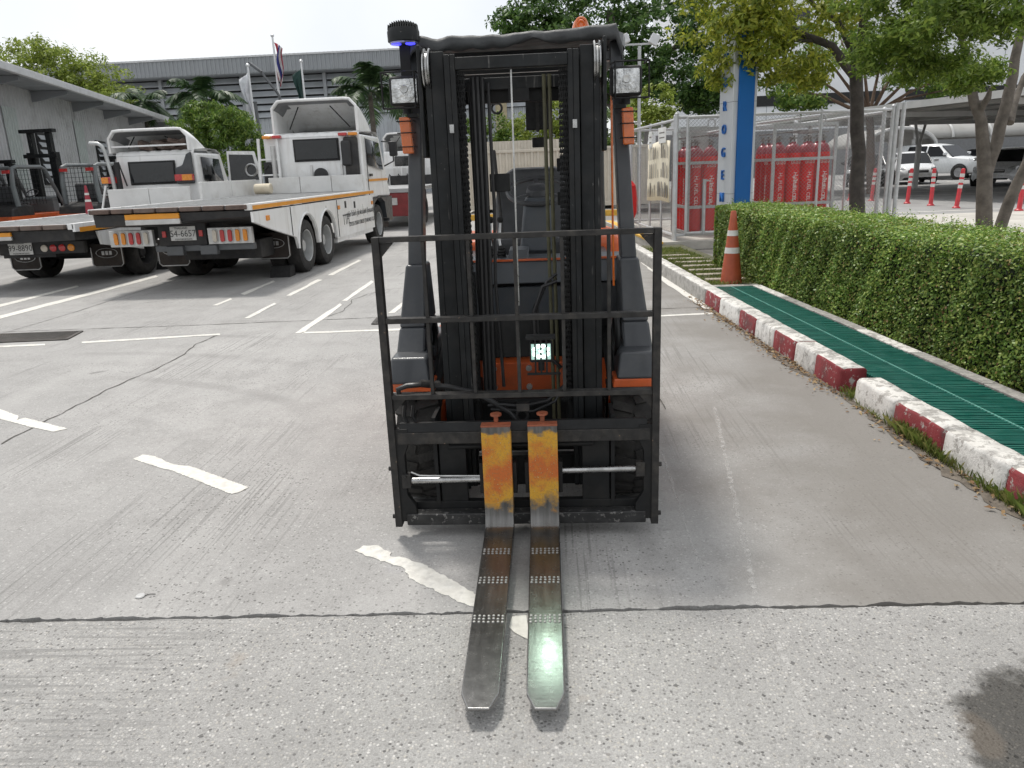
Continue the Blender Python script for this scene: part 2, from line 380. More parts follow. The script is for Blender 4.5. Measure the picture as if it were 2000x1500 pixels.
def marking(pts, m, rough=.012, step=.05, z=.004, seed=1):
    r = random.Random(seed); W = [gnd(*p) for p in pts]; out = []
    for i, a in enumerate(W):
        b = W[(i+1) % len(W)]; L = (b-a).length; k = max(1, int(L/step)); nrm = Vector((-(b-a).y, (b-a).x, 0)).normalized()
        for j in range(k): out.append(a.lerp(b, j/k) + nrm*(r.uniform(-rough, rough) if j else 0))
    mb = MB(); n = len(out); mb.add([(v.x,v.y,z) for v in out] + [(v.x,v.y,.0005) for v in out], [tuple(range(n))] + [(i,(i+1)%n,n+(i+1)%n,n+i) for i in range(n)])
    return tag(mb.build('lane_marking', m, smooth=0), kind='structure')
marking([(260,898),(278,889),(302,892),(338,908),(372,912),(486,953),(470,961),(452,966),(330,918),(318,916)], M_paint, .0035, .012, seed=2)
marking([(-60,792),(0,800),(36,813),(34,821),(50,817),(132,838),(105,844),(60,835),(0,819),(-60,803)], M_paint, .0035, .012, seed=3)
marking([(693,1077),(710,1067),(735,1066),(748,1074),(765,1080),(762,1088),(785,1090),(830,1105),(932,1163),(1000,1192),(985,1190),(925,1186),(893,1177),(880,1168),(800,1131),(790,1112),(765,1103),(712,1086)], M_paint_worn, .005, .012, seed=4)
marking([(1000,1206),(1028,1203),(1031,1250),(1020,1245),(994,1226)], M_paint_worn, .006, .03, seed=5)
for i, q in enumerate([
    [(576,652),(664,593),(668,596),(594,650)], [(668,588),(725,548),(730,551),(678,588)],
    [(559,578),(620,546),(630,547),(568,578)], [(640,538),(700,508),(706,509),(650,538)], [(477,622),(536,592),(540,594),(486,622)],
    [(415,597),(450,583),(454,585),(424,597)], [(470,574),(534,548),(537,550),(478,576)],
    [(0,617),(304,538),(310,541),(0,623)], [(0,595),(150,558),(154,560),(0,600)],
    [(430,652),(160,668),(160,671),(430,655)], [(88,672),(0,676),(0,679),(88,675)],
    [(590,649),(810,641),(1000,634),(1000,637),(810,645),(590,652)], [(1270,617),(1390,611),(1394,614),(1270,620)],
    [(1283,528),(1376,592),(1388,604),(1375,603),(1280,540)], [(758,612),(790,588),(796,588),(770,612)],
    [(1200,470),(1240,495),(1283,528),(1280,536),(1236,500),(1198,474)]]):
    marking(q, M_paint_worn if i not in (0, 1, 7, 15) else M_paint, .012, .25, seed=20+i)

for i, q in enumerate([[(1392,795),(1400,797),(1440,975),(1484,1180),(1474,1180),(1432,985)], [(1290,880),(1294,880),(1372,1112),(1364,1112)], [(1490,1205),(1500,1206),(1560,1330),(1610,1480),(1596,1480),(1545,1330)]]):
    marking(q, M_scuff, .006, .03, .0015, seed=60+i)
# cracks and saw-cut joints: narrow dirty channels filled to just above the slab
def crack(px, wdt, amp, seed, name='pavement_crack', step=.06):
    r = random.Random(seed); P = [gnd(*p) for p in px]; path = []; a = 0
    for i in range(len(P)-1):
        k = max(2, int((P[i+1]-P[i]).length/step))
        for j in range(k):
            d = (P[i+1]-P[i]).normalized(); a = a*.7 + r.uniform(-amp, amp)
            path.append(P[i].lerp(P[i+1], j/k) + Vector((-d.y, d.x, 0))*a)
    path.append(P[-1]); L = []; R = []
    for i, q in enumerate(path):
        d = (path[min(i+1,len(path)-1)] - path[max(i-1,0)]).normalized(); nn = Vector((-d.y, d.x, 0)); ww = wdt*r.uniform(.3, 1.1)
        L.append((q + nn*ww)[:2] + (.003,)); R.append((q - nn*ww)[:2] + (.003,))
    return tag(MB().grid([L, R]).build(name, M_joint, smooth=0), kind='structure')
crack([(0,868),(60,838),(150,792),(230,752),(300,722),(352,695),(385,672),(428,654)], .007, .012, 1)
crack([(-80,676),(120,618),(240,580),(360,542),(470,503)], .006, .002, 2)
crack([(-150,656),(0,649),(420,634),(744,620),(1100,608),(1400,600)], .008, .003, 3)
crack([(640,618),(672,606),(690,585),(720,575),(760,565),(830,560)], .006, .012, 4)
crack([(240,600),(300,590),(380,583)], .004, .01, 5)
crack([(1180,640),(1230,690),(1300,800)], .004, .004, 6)

# ---- cast-iron drain gratings in the pavement
M_iron = mat('cast_iron', (.07,.066,.062), .6, .6, dirt=.4)
def drain(pts, label, nb):
    A, B, C, D = [gnd(*p) for p in pts]; c = (A+B+C+D)/4
    t = thing('drain_grating', label, 'drain', (c.x, c.y, 0))
    A, B, C, D = [v - c for v in (A, B, C, D)]
    f = MB()
    for a, b in ((A,B),(B,C),(C,D),(D,A)): f.bar((a.x,a.y,.004), (b.x,b.y,.004), .03, .014)
    f.build('frame', M_iron, t)
    MB().add([(v.x,v.y,.0025) for v in (A,B,C,D)], [(0,1,2,3)]).build('sump', M_joint, t)
    bars = MB()
    for i in range(1, nb):
        a, b = A.lerp(B, i/nb), D.lerp(C, i/nb); bars.bar((a.x,a.y,.006), (b.x,b.y,.006), .012, .008)
    tag(bars.build('grating_bars', M_iron, t), kind='stuff')
drain([(-60,656),(160,648),(130,664),(-60,672)], 'long iron drain grating in the concrete below the parked trucks', 46)
drain([(738,622),(790,618),(785,632),(728,634)], 'small iron drain grating in the concrete beside the orange forklift', 16)

# ---- kerb: painted stones, red faces and white faces in turn
def kerb_mat(name, face, wear):
    m, n, p, o = _new(name); P = _pos(n)
    c = _mix(n, _range(n, _noise(n, 7, 5, P), .3, .7), tuple(x*.8 for x in face), face)
    c = _mix(n, _range(n, _noise(n, 16, 8, P, .72), .62 - wear*.14, .66 - wear*.14), c, (.36,.345,.32))
    c = _mix(n, _math(n, 'MULTIPLY', _range(n, _noise(n, 5, 7, P, .75), .5, .7), .7), c, (.075,.07,.066))
    n.links.new(c, p.inputs['Base Color']); p.inputs['Roughness'].default_value = .8
    _bump(n, p, _noise(n, 60, 6, P, .7), .6, .008)
    return m
M_kr, M_kw, M_kt = kerb_mat('kerb_red_paint', (.24,.03,.036), .4), kerb_mat('kerb_white_paint', (.72,.71,.68), .5), kerb_mat('kerb_top_paint', (.70,.68,.64), .75)
M_kc = kerb_mat('kerb_bare_concrete', (.3,.29,.27), .9)
def kerb_run(y0, y1, dx, h, pieces, seed):
    k = tag(bpy.data.objects.new('kerb', None), kind='structure'); COL.objects.link(k)
    r = random.Random(seed); y = y0
    for L, kind in pieces:
        ya, yb = y, y - L; y = yb; mb = MB(); prof = None; rows = []
        ns = max(2, int(L/.09))
        for i in range(ns+1):
            yy = ya + (yb-ya)*i/ns; x = kerb_x(yy) + dx + .002*r.uniform(-1,1); hh = h + r.uniform(-.003,.003); e = r.uniform(.006,.016)
            rows.append([(x-.012, yy, -.02), (x-.002, yy, hh-e-.008), (x+.006+r.uniform(0,.004), yy, hh-e*.4), (x+e+.012, yy, hh), (x+.135, yy, hh), (x+.148, yy, hh-.014), (x+.15, yy, -.02)])
        P = [p for q in rows for p in q]; n = 7
        for i in range(ns):
            for j in range(6): mb.add([rows[i][j], rows[i][j+1], rows[i+1][j+1], rows[i+1][j]], [(0,1,2,3)], 0 if j < 2 or j > 4 else 1)
        mb.add(rows[0], [tuple(range(7))], 0); mb.add(rows[-1], [tuple(range(7))[::-1]], 0)
        bmx = mb.build('kerb_stone', [M_kr if kind == 'r' else M_kw if kind == 'w' else M_kc, M_kt], k, smooth=50, fix=False)
        b = bmesh.new(); b.from_mesh(bmx.data); bmesh.ops.remove_doubles(b, verts=b.verts, dist=1e-5); bmesh.ops.recalc_face_normals(b, faces=b.faces); b.to_mesh(bmx.data); b.free()
kerb_run(21.26, 0, 0, .155, [(4.4,'c'),(4.4,'c'),(4.4,'c'),(.54,'r'),(.63,'w'),(.45,'r'),(.44,'w'),(.45,'r'),(.37,'w'),(.4,'r')], 4)
kerb_run(4.58, 0, .004, .145, [(.47,'w'),(.49,'r'),(.47,'w'),(.5,'r'),(.5,'w'),(.5,'r'),(.5,'w')], 5)

# ---- planting strip behind the kerb: soil, verge, grating channel, edging
M_soil = mat('soil', (.10,.085,.065), .95, var=.35, scale=14, bump=.7, bscale=40)
M_grass_soil = mat('verge_soil', (.085,.085,.045), .95, var=.4, scale=9, bump=.6, bscale=50)
M_pale = mat('pale_footpath_concrete', (.46,.44,.40), .85, var=.14, scale=1.3, dirt=.6, dirtcol=(.25,.235,.21), dscale=2.2, bump=.2, bscale=30)
M_asph = mat('parking_asphalt', (.28,.277,.272), .85, var=.12, scale=.8, dirt=.3, dirtcol=(.12,.12,.12), dscale=1.1, bump=.3, bscale=80)
def strip(name, fa, fb, y0, y1, z, m, n=24):
    A = []; B = []
    for i in range(n+1):
        y = y0 + (y1-y0)*i/n; A.append((fa(y), y, z)); B.append((fb(y), y, z))
    return tag(MB().grid([A, B]).build(name, m, smooth=0), kind='structure')
kb = lambda y: kerb_x(y) + .15
strip('verge', kb, lambda y: hedge_x(y) + .3, 8.62, 13.25, .1, M_grass_soil)
strip('hedge_bed', lambda y: hedge_x(y) - .03, lambda y: hedge_x(y) + 1.0, 0.5, 11.4, .09, M_soil)
strip('channel_bottom', lambda y: kb(y) - .01, lambda y: hedge_x(y) - .03, 0.5, 8.62, .02, M_joint)
# pale concrete edging, hedge side and far end of the grating
ed = tag(bpy.data.objects.new('edging', None), kind='structure'); COL.objects.link(ed)
for i in range(10):
    y0, y1 = 8.5 - i*.8, 8.5 - (i+1)*.8 + .008; mb = MB(); a = random.uniform(-.006, .006)
    mb.hexa([(hedge_x(y0)-.10+a,y0,.0),(hedge_x(y0)-.01+a,y0,.0),(hedge_x(y1)-.01+a,y1,.0),(hedge_x(y1)-.10+a,y1,.0),
             (hedge_x(y0)-.10+a,y0,.118),(hedge_x(y0)-.01+a,y0,.118),(hedge_x(y1)-.01+a,y1,.118),(hedge_x(y1)-.10+a,y1,.118)])
    mb.build('edging_stone', M_kc if i % 3 else M_kt, ed, bevel=.006)
MB().box(kb(8.55), hedge_x(8.55)+.05, 8.5, 8.62, 0, .112).build('end_stone', M_kc, ed, bevel=.005)
# green ribbed plastic drain cover
M_green = mat('green_plastic', (.008,.105,.082), .4, var=.22, scale=5, dirt=.35, dirtcol=(.03,.07,.055), dscale=5)
M_green_pale = mat('pale_green_plastic', (.10,.28,.235), .5, var=.2, scale=8)
gt = thing('drain_cover', 'long dark green ribbed plastic drain cover between kerb and hedge', 'drain cover', (2.1, 5, .1))
gx0 = lambda y: kb(y) + .012; gx1 = lambda y: hedge_x(y) - .115
mb = MB(); y = 8.48
while y > 1.2:
    a = random.uniform(-.003, .003); j = random.uniform(-.002, .002)
    mb.bar((gx0(y)-2.1, y-5+a, .004+j), (gx1(y)-2.1, y-5-.05*(gx1(y)-gx0(y))+a, .004-j), .017, .018); y -= .0285
tag(mb.build('cover_slats', M_green, gt, smooth=0), kind='stuff')
for q in (.12, .88):
    MB().bar((gx0(8.48)*(1-q)+gx1(8.48)*q-2.1, 3.48, -.012), (gx0(1.2)*(1-q)+gx1(1.2)*q-2.1, -3.8, -.012), .02, .02).build('support_rail', M_green, gt)
mb = MB(); y = 8.46
while y > 1.2:
    xm = gx0(y)*.52 + gx1(y)*.48 - 2.1; mb.box(xm-.006, xm+.006, y-5-.018, y-5+.006, .008, .0165); y -= .0285
tag(mb.build('centre_seam', M_green_pale, gt, smooth=0), kind='stuff')

# stepping planks in the verge
M_step = mat('stepping_stone', (.34,.30,.25), .9, var=.2, scale=10, bump=.5, bscale=50, dirt=.6, dirtcol=(.12,.11,.07), dscale=6)
for i in range(7):
    y = 8.95 + i*.42; x0 = kb(y) + .10
    o = MB().box(0, .46 + random.uniform(-.05,.05), 0, .13, 0, .05).build('stepping_stone', M_step, loc=(x0 + random.uniform(-.03,.03), y, .075), rz=random.uniform(-.05,.05), bevel=.008)
    tag(o, ['nearest narrow stone slab in the grass beside the orange cone'][0] if i == 0 else 'narrow stone slab lying in the grass verge, number %s beyond the cone' % ['one','two','three','four','five','six'][i-1], 'stepping stone', 'stepping slabs in the verge')
# concrete plinth of the gas cage with a yellow edge, footpath and car park behind the hedge
M_yel = mat('yellow_edge_paint', (.62,.36,.05), .7, var=.2, scale=8, chip=.4, chipcol=(.3,.29,.27))
pl = MB().hexa([(1.72,13.2,0),(6.6,13.75,0),(6.2,19.2,0),(1.2,18.8,0),(1.72,13.2,.15),(6.6,13.75,.15),(6.2,19.2,.15),(1.2,18.8,.15)]).build('plinth', M_pale, bevel=.01); tag(pl, kind='structure')
MB().hexa([(1.70,13.17,.12),(1.84,13.18,.12),(1.40,18.8,.12),(1.24,18.8,.12),(1.70,13.17,.156),(1.84,13.18,.156),(1.40,18.8,.156),(1.24,18.8,.156)]).build('yellow_edge', M_yel, pl)
tag(MB().add([(3.05,2,.006),(18,2,.006),(18,19.2,.006),(6.2,19.2,.006),(6.6,13.7,.006),(3.05,13.2,.006)], [(0,1,2,3,4,5)]).build('footpath', M_pale), kind='structure')
tag(MB().add([(6.4,19.2,.005),(60,19.2,.005),(60,75,.005),(6.4,75,.005)], [(0,1,2,3)]).build('car_park', M_asph), kind='structure')
for (a, b) in (((6.6,20.0),(40,20.6)), ((6.6,27.5),(40,28.3)), ((6.6,30.2),(40,31.0))):
    d = Vector((b[0]-a[0], b[1]-a[1], 0)).normalized(); nn = Vector((-d.y, d.x, 0))*.07
    A = Vector((*a,.009)); B = Vector((*b,.009))
    tag(MB().add([A-nn,B-nn,B+nn,A+nn], [(0,1,2,3)]).build('lane_marking', M_paint_worn), kind='structure')
for i in range(7):
    x = 12 + i*2.6
    tag(MB().add([(x,31,.009),(x+.1,31,.009),(x+2.1,40,.009),(x+2.0,40,.009)], [(0,1,2,3)]).build('lane_marking', M_paint_worn), kind='structure')
# ================================================================== the orange forklift facing us
M_mast = mat('mast_black_paint', (.010,.0115,.0125), .5, .0, var=.4, scale=14, dirt=.4, dirtcol=(.035,.033,.03), dscale=9, chip=.22, chipcol=(.13,.125,.12), spec=.28)
def scuffed(m, lo=.60, col=(.17,.165,.155)):
    n = m.node_tree; p = [k for k in n.nodes if k.type == 'BSDF_PRINCIPLED'][0]; c0 = p.inputs['Base Color'].links[0].from_socket; P = _coord(n)
    st = _range(n, _noise(n, 1, 4, _scale(n, P, (70, 70, 3.0)), .6), lo, lo + .05)
    k = _math(n, 'MULTIPLY', _math(n, 'MULTIPLY', st, _range(n, _noise(n, 5, 4, P, .6), .5, .62)), .8)
    n.links.new(_mix(n, k, c0, col), p.inputs['Base Color'])
    return m
scuffed(M_mast)
M_black = mat('black_steel', (.010,.0105,.011), .55, .0, var=.3, scale=10, dirt=.4, dirtcol=(.04,.037,.033), dscale=7, spec=.28)
M_rack = mat('backrest_paint', (.026,.025,.024), .55, .0, var=.35, scale=25, dirt=.55, dirtcol=(.085,.075,.064), dscale=18, chip=.35, chipcol=(.17,.12,.085), spec=.3)
M_worn = mat('worn_black_bar', (.03,.03,.03), .5, .3, var=.4, scale=20, chip=.72, chipcol=(.17,.165,.158))
M_gasket = mat('rubber', (.014,.014,.014), .75, var=.3, scale=20)
M_tyre = mat('tyre_rubber', (.022,.021,.02), .85, var=.3, scale=12, dirt=.5, dirtcol=(.075,.07,.062), dscale=8, bump=.3, bscale=80)
M_dgrey = mat('dark_grey_paint', (.040,.044,.050), .42, var=.15, scale=5, dirt=.35, dirtcol=(.10,.098,.09), dscale=5, coat=.15)
M_grey = mat('panel_grey_plastic', (.075,.085,.096), .42, var=.12, scale=5, dirt=.4, dirtcol=(.13,.125,.115), dscale=6)
M_orange = mat('forklift_orange', (.62,.115,.028), .38, var=.12, scale=5, dirt=.5, dirtcol=(.2,.08,.035), dscale=6, chip=.1, chipcol=(.08,.05,.04), coat=.2)
M_pin = mat('dull_pin_orange', (.30,.085,.04), .6, var=.25, scale=30, dirt=.5, dirtcol=(.1,.05,.03), dscale=20)
M_amber = mat('amber_lens', (.62,.13,.012), .22, var=.15, scale=20, spec=.6, coat=.5)
M_red_lens = mat('red_lens', (.42,.02,.018), .22, var=.15, scale=20, coat=.5)
M_chrome = mat('chrome_rod', (.40,.40,.395), .3, 1, var=.25, scale=30)
M_steel = mat('bright_steel', (.5,.5,.49), .35, .9, var=.25, scale=20)
M_lens = mat('headlamp_glass', (.62,.63,.63), .1, .6, var=.45, scale=30, bump=.9, bscale=55, coat=.6)
M_tarp = mat('black_tarpaulin', (.045,.048,.05), .6, var=.25, scale=6, dirt=.6, dirtcol=(.1,.1,.1), dscale=4, bump=1.0, bscale=11)
M_hose = mat('hose_rubber', (.016,.016,.017), .45, var=.3, scale=25)
M_oldhose = mat('olive_hose', (.075,.072,.038), .55, var=.25, scale=20)
M_vinyl = mat('seat_vinyl', (.06,.062,.066), .5, var=.2, scale=12, bump=.15, bscale=120)
M_white = mat('white_plate', (.7,.7,.68), .5)

def fork_mat():
    m, n, p, o = _new('fork_steel_and_paint'); P = _coord(n); s = n.nodes.new('ShaderNodeSeparateXYZ'); n.links.new(P, s.inputs[0])
    st = _mix(n, _range(n, _noise(n, 1, 5, _scale(n, P, (60, 5, 5))), .35, .65), (.115,.112,.107), (.18,.176,.17))
    st = _mix(n, _math(n, 'MULTIPLY', _range(n, _noise(n, 9, 6, P, .7), .5, .75), .4), st, (.07,.056,.045))
    tipw = _range(n, s.outputs[1], -.75, -1.05, 0, 1)
    st = _mix(n, _math(n, 'MULTIPLY', tipw, .75), st, (.30,.298,.293))
    pt = _mix(n, _range(n, _math(n, 'ADD', _noise(n, 7, 6, P, .7), _range(n, _math(n, 'ABSOLUTE', _math(n, 'SUBTRACT', s.outputs[2], .31)), 0, .14, .12, -.12)), .45, .62), (.56,.30,.03), (.50,.13,.028))
    pt = _mix(n, _math(n, 'MULTIPLY', _range(n, _noise(n, 110, 6, P, .75), .52, .62), .75), pt, (.15,.085,.035))
    pt = _mix(n, _math(n, 'MULTIPLY', _range(n, _noise(n, 110, 4, P, .7), .60, .66), .8), pt, (.66,.46,.2))
    edge = _math(n, 'ADD', s.outputs[2], _range(n, _noise(n, 14, 7, P, .7), .25, .75, -.075, .075))
    pm = _math(n, 'MULTIPLY', _range(n, edge, .15, .2), _range(n, _math(n, 'ADD', s.outputs[2], _range(n, _noise(n, 22, 4, P), .3, .7, -.015, .015)), .455, .468, 1, 0))
    c = _mix(n, pm, st, pt); n.links.new(c, p.inputs['Base Color'])
    n.links.new(_range(n, pm, 0, 1, .85, .0), p.inputs['Metallic'])
    rg = _math(n, 'ADD', _range(n, pm, 0, 1, .24, .6), _range(n, _noise(n, 30, 5, P, .7), .3, .7, -.03, .05)); rg = _math(n, 'ADD', rg, _range(n, s.outputs[2], .085, .13, 0, .22)); n.links.new(rg, p.inputs['Roughness'])
    _bump(n, p, _math(n, 'ADD', _noise(n, 1, 4, _scale(n, P, (9, 130, 60))), _noise(n, 90, 4, P)), .06, .003)
    return m
M_fork = fork_mat()

FK = thing('forklift', 'orange and black forklift facing the viewer, forks lowered over the cracked concrete', 'forklift', (-.141, 2.85, 0))
def B(*a, **k): return MB().box(*a, **k)

# ---- forks
ft = [(-.045,.49),(-.045,.3),(-.045,.16),(-.05,.118),(-.064,.09),(-.09,.076),(-.12,.071),(-.3,.0695),(-.7,.065),(-1.0,.0605),(-1.05,.0595),(-1.11,.0575)]
fb = [(0,.49),(0,.3),(0,.1),(-.002,.062),(-.010,.043),(-.028,.033),(-.06,.030),(-.3,.032),(-.7,.039),(-1.0,.045),(-1.05,.046),(-1.11,.0475)]
fw = [.0575]*7 + [.057,.055,.0535,.0525,.030]
for cx, tw in ((-.101, .010), (.080, .010)):
    rows = []
    for (a, b, h) in zip(ft, fb, fw):
        x = cx + tw*max(0, -a[0]-.1)
        rows.append([(x-h,a[0],a[1]),(x+h,a[0],a[1]),(x+h,b[0],b[1]),(x-h,b[0],b[1]),(x-h,a[0],a[1])])
    mb = MB().grid(rows); mb.add(rows[0][:4], [(0,1,2,3)]); mb.add(rows[-1][:4], [(3,2,1,0)])
    fo = mb.build('fork', M_fork, FK, smooth=60, bevel=.004)
    b = bmesh.new(); b.from_mesh(fo.data); bmesh.ops.remove_doubles(b, verts=b.verts, dist=1e-5); bmesh.ops.recalc_face_normals(b, faces=b.faces); b.to_mesh(fo.data); b.free()
    B(cx-.058, cx+.058, -.048, -.002, .488, .4955).build('fork_hook', M_pin, fo, bevel=.002)
    pin = MB().lathe([(.004,.0),(.009,.0),(.009,.02),(.022,.026),(.022,.034),(.002,.036)], Matrix.Translation((cx,.0,.496)), 12).build('fork_pin', M_pin, fo)
    d = MB()
    for y0 in (-.24, -.445, -.68):
        for r in range(3):
            for k in range(7):
                x = cx + tw*(-y0-.1) + (k-3)*.0152 + random.uniform(-.001,.001); y = y0 - r*.017 + random.uniform(-.0015,.0015); z = .0697 - .0045*(-y0-.3)/.4*.9
                d.lathe([(.0052,0),(.0040,.0022),(.0005,.003)], Matrix.Translation((x, y, z-.0004)), 7)
    tag(d.build('weld_dots', mat('dull_weld', (.30,.295,.285), .45, .6), fo), kind='stuff')
    # positioner brackets clasping the shank
    for sx in (-1, 1): B(cx+sx*.066-.008, cx+sx*.066+.008, -.02, .03, .2, .33).build('fork_bracket', M_black, fo, bevel=.002)
lettering('stamped_number', '9953', .028, M_orange, FK, (-.085, -.0465, .128), (rad(90), 0, 0), .0004)

# ---- carriage
B(-.50,.50, .002,.05, .405,.455).build('upper_fork_bar', M_rack, FK, bevel=.004)
mb = MB().prism([(.0,.455),(.045,.455),(.05,.485),(.015,.492)], lambda u,v,w:(w,u+.004,v), -.49, .49)
mb.build('fork_bar_lip', M_black, FK, bevel=.003)
B(-.485,.485, -.002,.05, .055,.105).build('lower_fork_bar', M_worn, FK, bevel=.005)
B(-.47,.47, .055,.09, .1,.135).build('lower_stay', M_black, FK, bevel=.003)
for sx in (-1, 1):
    mb = MB().prism([(.44,.07),(.515,.07),(.515,.47),(.455,.47),(.455,.41),(.475,.36),(.475,.19),(.445,.14)], lambda u,v,w:(sx*u, w, v), .004, .034)
    mb.build('side_plate', M_black, FK, bevel=.003)
    B(*sorted((sx*.235, sx*.345)), .06, .085, .13, .43).build('carriage_plate', M_black, FK, bevel=.003)
    B(*sorted((sx*.35, sx*.365)), .05, .2, .12, .5).build('carriage_rib', M_black, FK)
MB().cyl((-.30,.055,.375),(.28,.055,.38),.011).build('stay_rod', M_black, FK)
MB().cyl((-.46,.02,.244),(-.165,.02,.247),.0135).build('positioner_rod', M_chrome, FK)
MB().cyl((.15,.02,.278),(.455,.02,.281),.0125).build('positioner_rod', M_chrome, FK)
MB().tube([(-.455,.01,.285),(-.42,.005,.272),(-.38,.0,.272),(-.16,.0,.268)],.004,6).build('brake_pipe', M_steel, FK)
for x, z in ((-.475,.25),(.462,.285)):
    MB().box(x-.018,x+.018,-.004,.03,z-.03,z+.03).cyl((x-.005,-.01,z+.02),(x-.005,.03,z+.02),.008,8).build('rod_clevis', M_rack, FK, bevel=.003)

# ---- load backrest
br = B(-.534,-.506, -.004,.04, .05,1.222).build('backrest_post', M_rack, FK, bevel=.002)
br = B(.506,.534, -.004,.04, .05,1.222).build('backrest_post', M_rack, FK, bevel=.002)
for z, d in ((1.212,.03),(.905,.036),(.602,.042)):
    B(-.506,.506, .0,d, z-.010,z+.010).build('backrest_rail', M_rack, FK, bevel=.002)
for x in (-.345,-.177,-.004,.170,.342):
    B(x-.0065,x+.0065, .004,.03, .612,.895).build('backrest_bar', M_rack, FK, bevel=.0015)
    B(x-.0065,x+.0065, .004,.028, .915,1.202).build('backrest_bar', M_rack, FK, bevel=.0015)
for sx in (-1, 1):
    for z0, q in ((1.200,-1),(.590,-1)):
        MB().prism([(.505,z0),(.455,z0),(.505,z0+q*.055)], lambda u,v,w:(sx*u,w,v), .012, .02).build('gusset', M_rack, FK)
for sx in (-1, 1):
    for z in (.09, .3):
        MB().cyl((sx*.533,.016,z),(sx*.546,.016,z),.009,6).build('backrest_bolt', M_rack, FK)

# ---- mast
for sx in (-1, 1):
    X = lambda a, b: sorted((sx*a, sx*b))
    mb = B(*X(.302,.326), .2,.32, .08,1.875)
    mb.box(*X(.252,.302), .2,.216, .08,1.875).box(*X(.252,.302), .304,.32, .08,1.86); mb.build('outer_mast_rail', M_mast, FK, bevel=.003)
    mb = B(*X(.226,.248), .17,.29, .15,1.86)
    mb.box(*X(.206,.226), .17,.186, .15,1.86).box(*X(.206,.226), .274,.29, .15,1.86); mb.build('inner_mast_rail', M_mast, FK, bevel=.003)
    mb = B(*X(.336,.350), .19,.36, 1.50,1.90); mb.build('pulley_bracket', M_mast, FK, bevel=.004)
    pm = Matrix.Translation((sx*.316,.235,1.815)) @ Matrix.Rotation(rad(90), 4, 'Y')
    MB().lathe([(.012,-.013),(.075,-.013),(.078,-.008),(.066,-.003),(.066,.003),(.078,.008),(.075,.013),(.012,.013)], pm, 28, close=True).build('chain_pulley', M_chrome, FK)
    MB().cyl((sx*.205,.262,.35),(sx*.205,.262,1.05),.026,16).cyl((sx*.205,.262,1.05),(sx*.205,.262,1.75),.017,14).build('lift_cylinder', M_black, FK)
    B(*X(.222,.238), .163,.17, 1.585,1.615).build('roller', M_chrome, FK)
    # lift chain: alternating plates and pins
    ch = MB(); x = sx*.193 - .002; z = 1.79; k = 0
    while z > .5:
        xx = x - .008*(1.8-z)/1.3
        ws = (.0145, .0065) if k % 2 else (.011, .003)
        for wv in ws:
            for sg in (-1, 1): ch.box(xx+sg*wv-.0016, xx+sg*wv+.0016, .205,.223, z-.0175, z+.0105)
        ch.cyl((xx-.0185,.214,z),(xx+.0185,.214,z),.0062,6); z -= .0205; k += 1
    ch.build('lift_chain', M_black, FK)
B(-.206,.206, .165,.205, 1.805,1.848).build('mast_top_beam', M_mast, FK, bevel=.003)
B(-.25,.25, .325,.365, 1.745,1.79).build('mast_cross_beam', M_mast, FK, bevel=.003)
B(-.25,.25, .322,.345, .675,.84).build('mast_cross_beam', M_black, FK, bevel=.003)
B(-.25,.25, .3,.34, .1,.24).build('mast_cross_beam', M_black, FK, bevel=.003)
B(-.325,.325, .332,.37, 1.05,1.10).build('mast_cross_beam', M_black, FK, bevel=.003) if False else None
B(-.02,.06, .30,.33, 1.70,1.745).build('latch_block', M_black, FK)
# hoses and cables inside the mast
for x, r in ((-.157,.0105),(-.140,.012),(-.121,.0095)):
    MB().tube([(x,.3,1.79),(x,.3,1.2),(x-.004,.3,.8),(x-.006,.3,.5)], r, 8).build('hydraulic_hose', M_hose, FK)
for x in (.118,.139):
    MB().tube([(x,.29,1.79),(x+.002,.29,1.2),(x+.006,.29,.8),(x+.008,.26,.36)], .0075, 8).build('lift_hose', M_oldhose, FK)
for x in (-.098,-.172):
    MB().tube([(x,.31,1.77),(x+.004,.31,1.3),(x-.006,.32,1.0),(x+.012,.31,.55)], .007, 8).build('hydraulic_hose', M_hose, FK)
B(-.11,-.03,.33,.36,1.36,1.43).build('hose_pulley_bracket', M_black, FK, bevel=.003)
B(-.20,.20,.37,.40,1.70,1.75).build('mast_cross_beam', M_black, FK, bevel=.003)
for x, z in ((.21,1.45),(.21,1.32)): B(x-.05,x,.30,.33,z-.02,z+.03).build('chain_guide', M_black, FK, bevel=.003)
MB().cyl((-.002,.19,1.80),(-.004,.19,.92),.0035,6).build('guide_wire', M_steel, FK)
MB().tube([(.15,.28,1.0),(.09,.27,.98),(.052,.26,.88),(.055,.26,.76),(.10,.26,.70),(.16,.26,.64)], .008, 8).build('hydraulic_hose', M_hose, FK)
MB().tube([(.15,.285,1.03),(.11,.28,1.0),(.066,.27,.90),(.066,.27,.78),(.12,.27,.68)], .0065, 8).build('hydraulic_hose', M_hose, FK)
MB().tube([(-.48,.03,.60),(-.485,.03,.628),(-.45,.03,.642),(-.40,.05,.64),(-.30,.1,.615),(-.2,.13,.58),(-.12,.12,.54),(-.05,.1,.50),(-.02,.09,.46)], .011, 10).build('hydraulic_hose', M_hose, FK)
MB().tube([(-.40,.05,.645),(-.33,.09,.627)], .015, 10).build('hose_sleeve', M_rack, FK)
MB().tube([(-.14,.14,.52),(-.08,.1,.535),(.0,.1,.525),(.1,.12,.54),(.17,.2,.58)], .007, 8).build('hydraulic_hose', M_hose, FK)
MB().tube([(-.13,.15,.50),(-.06,.1,.512),(.04,.1,.503),(.13,.14,.53),(.18,.2,.60)], .006, 8).build('hydraulic_hose', M_hose, FK)
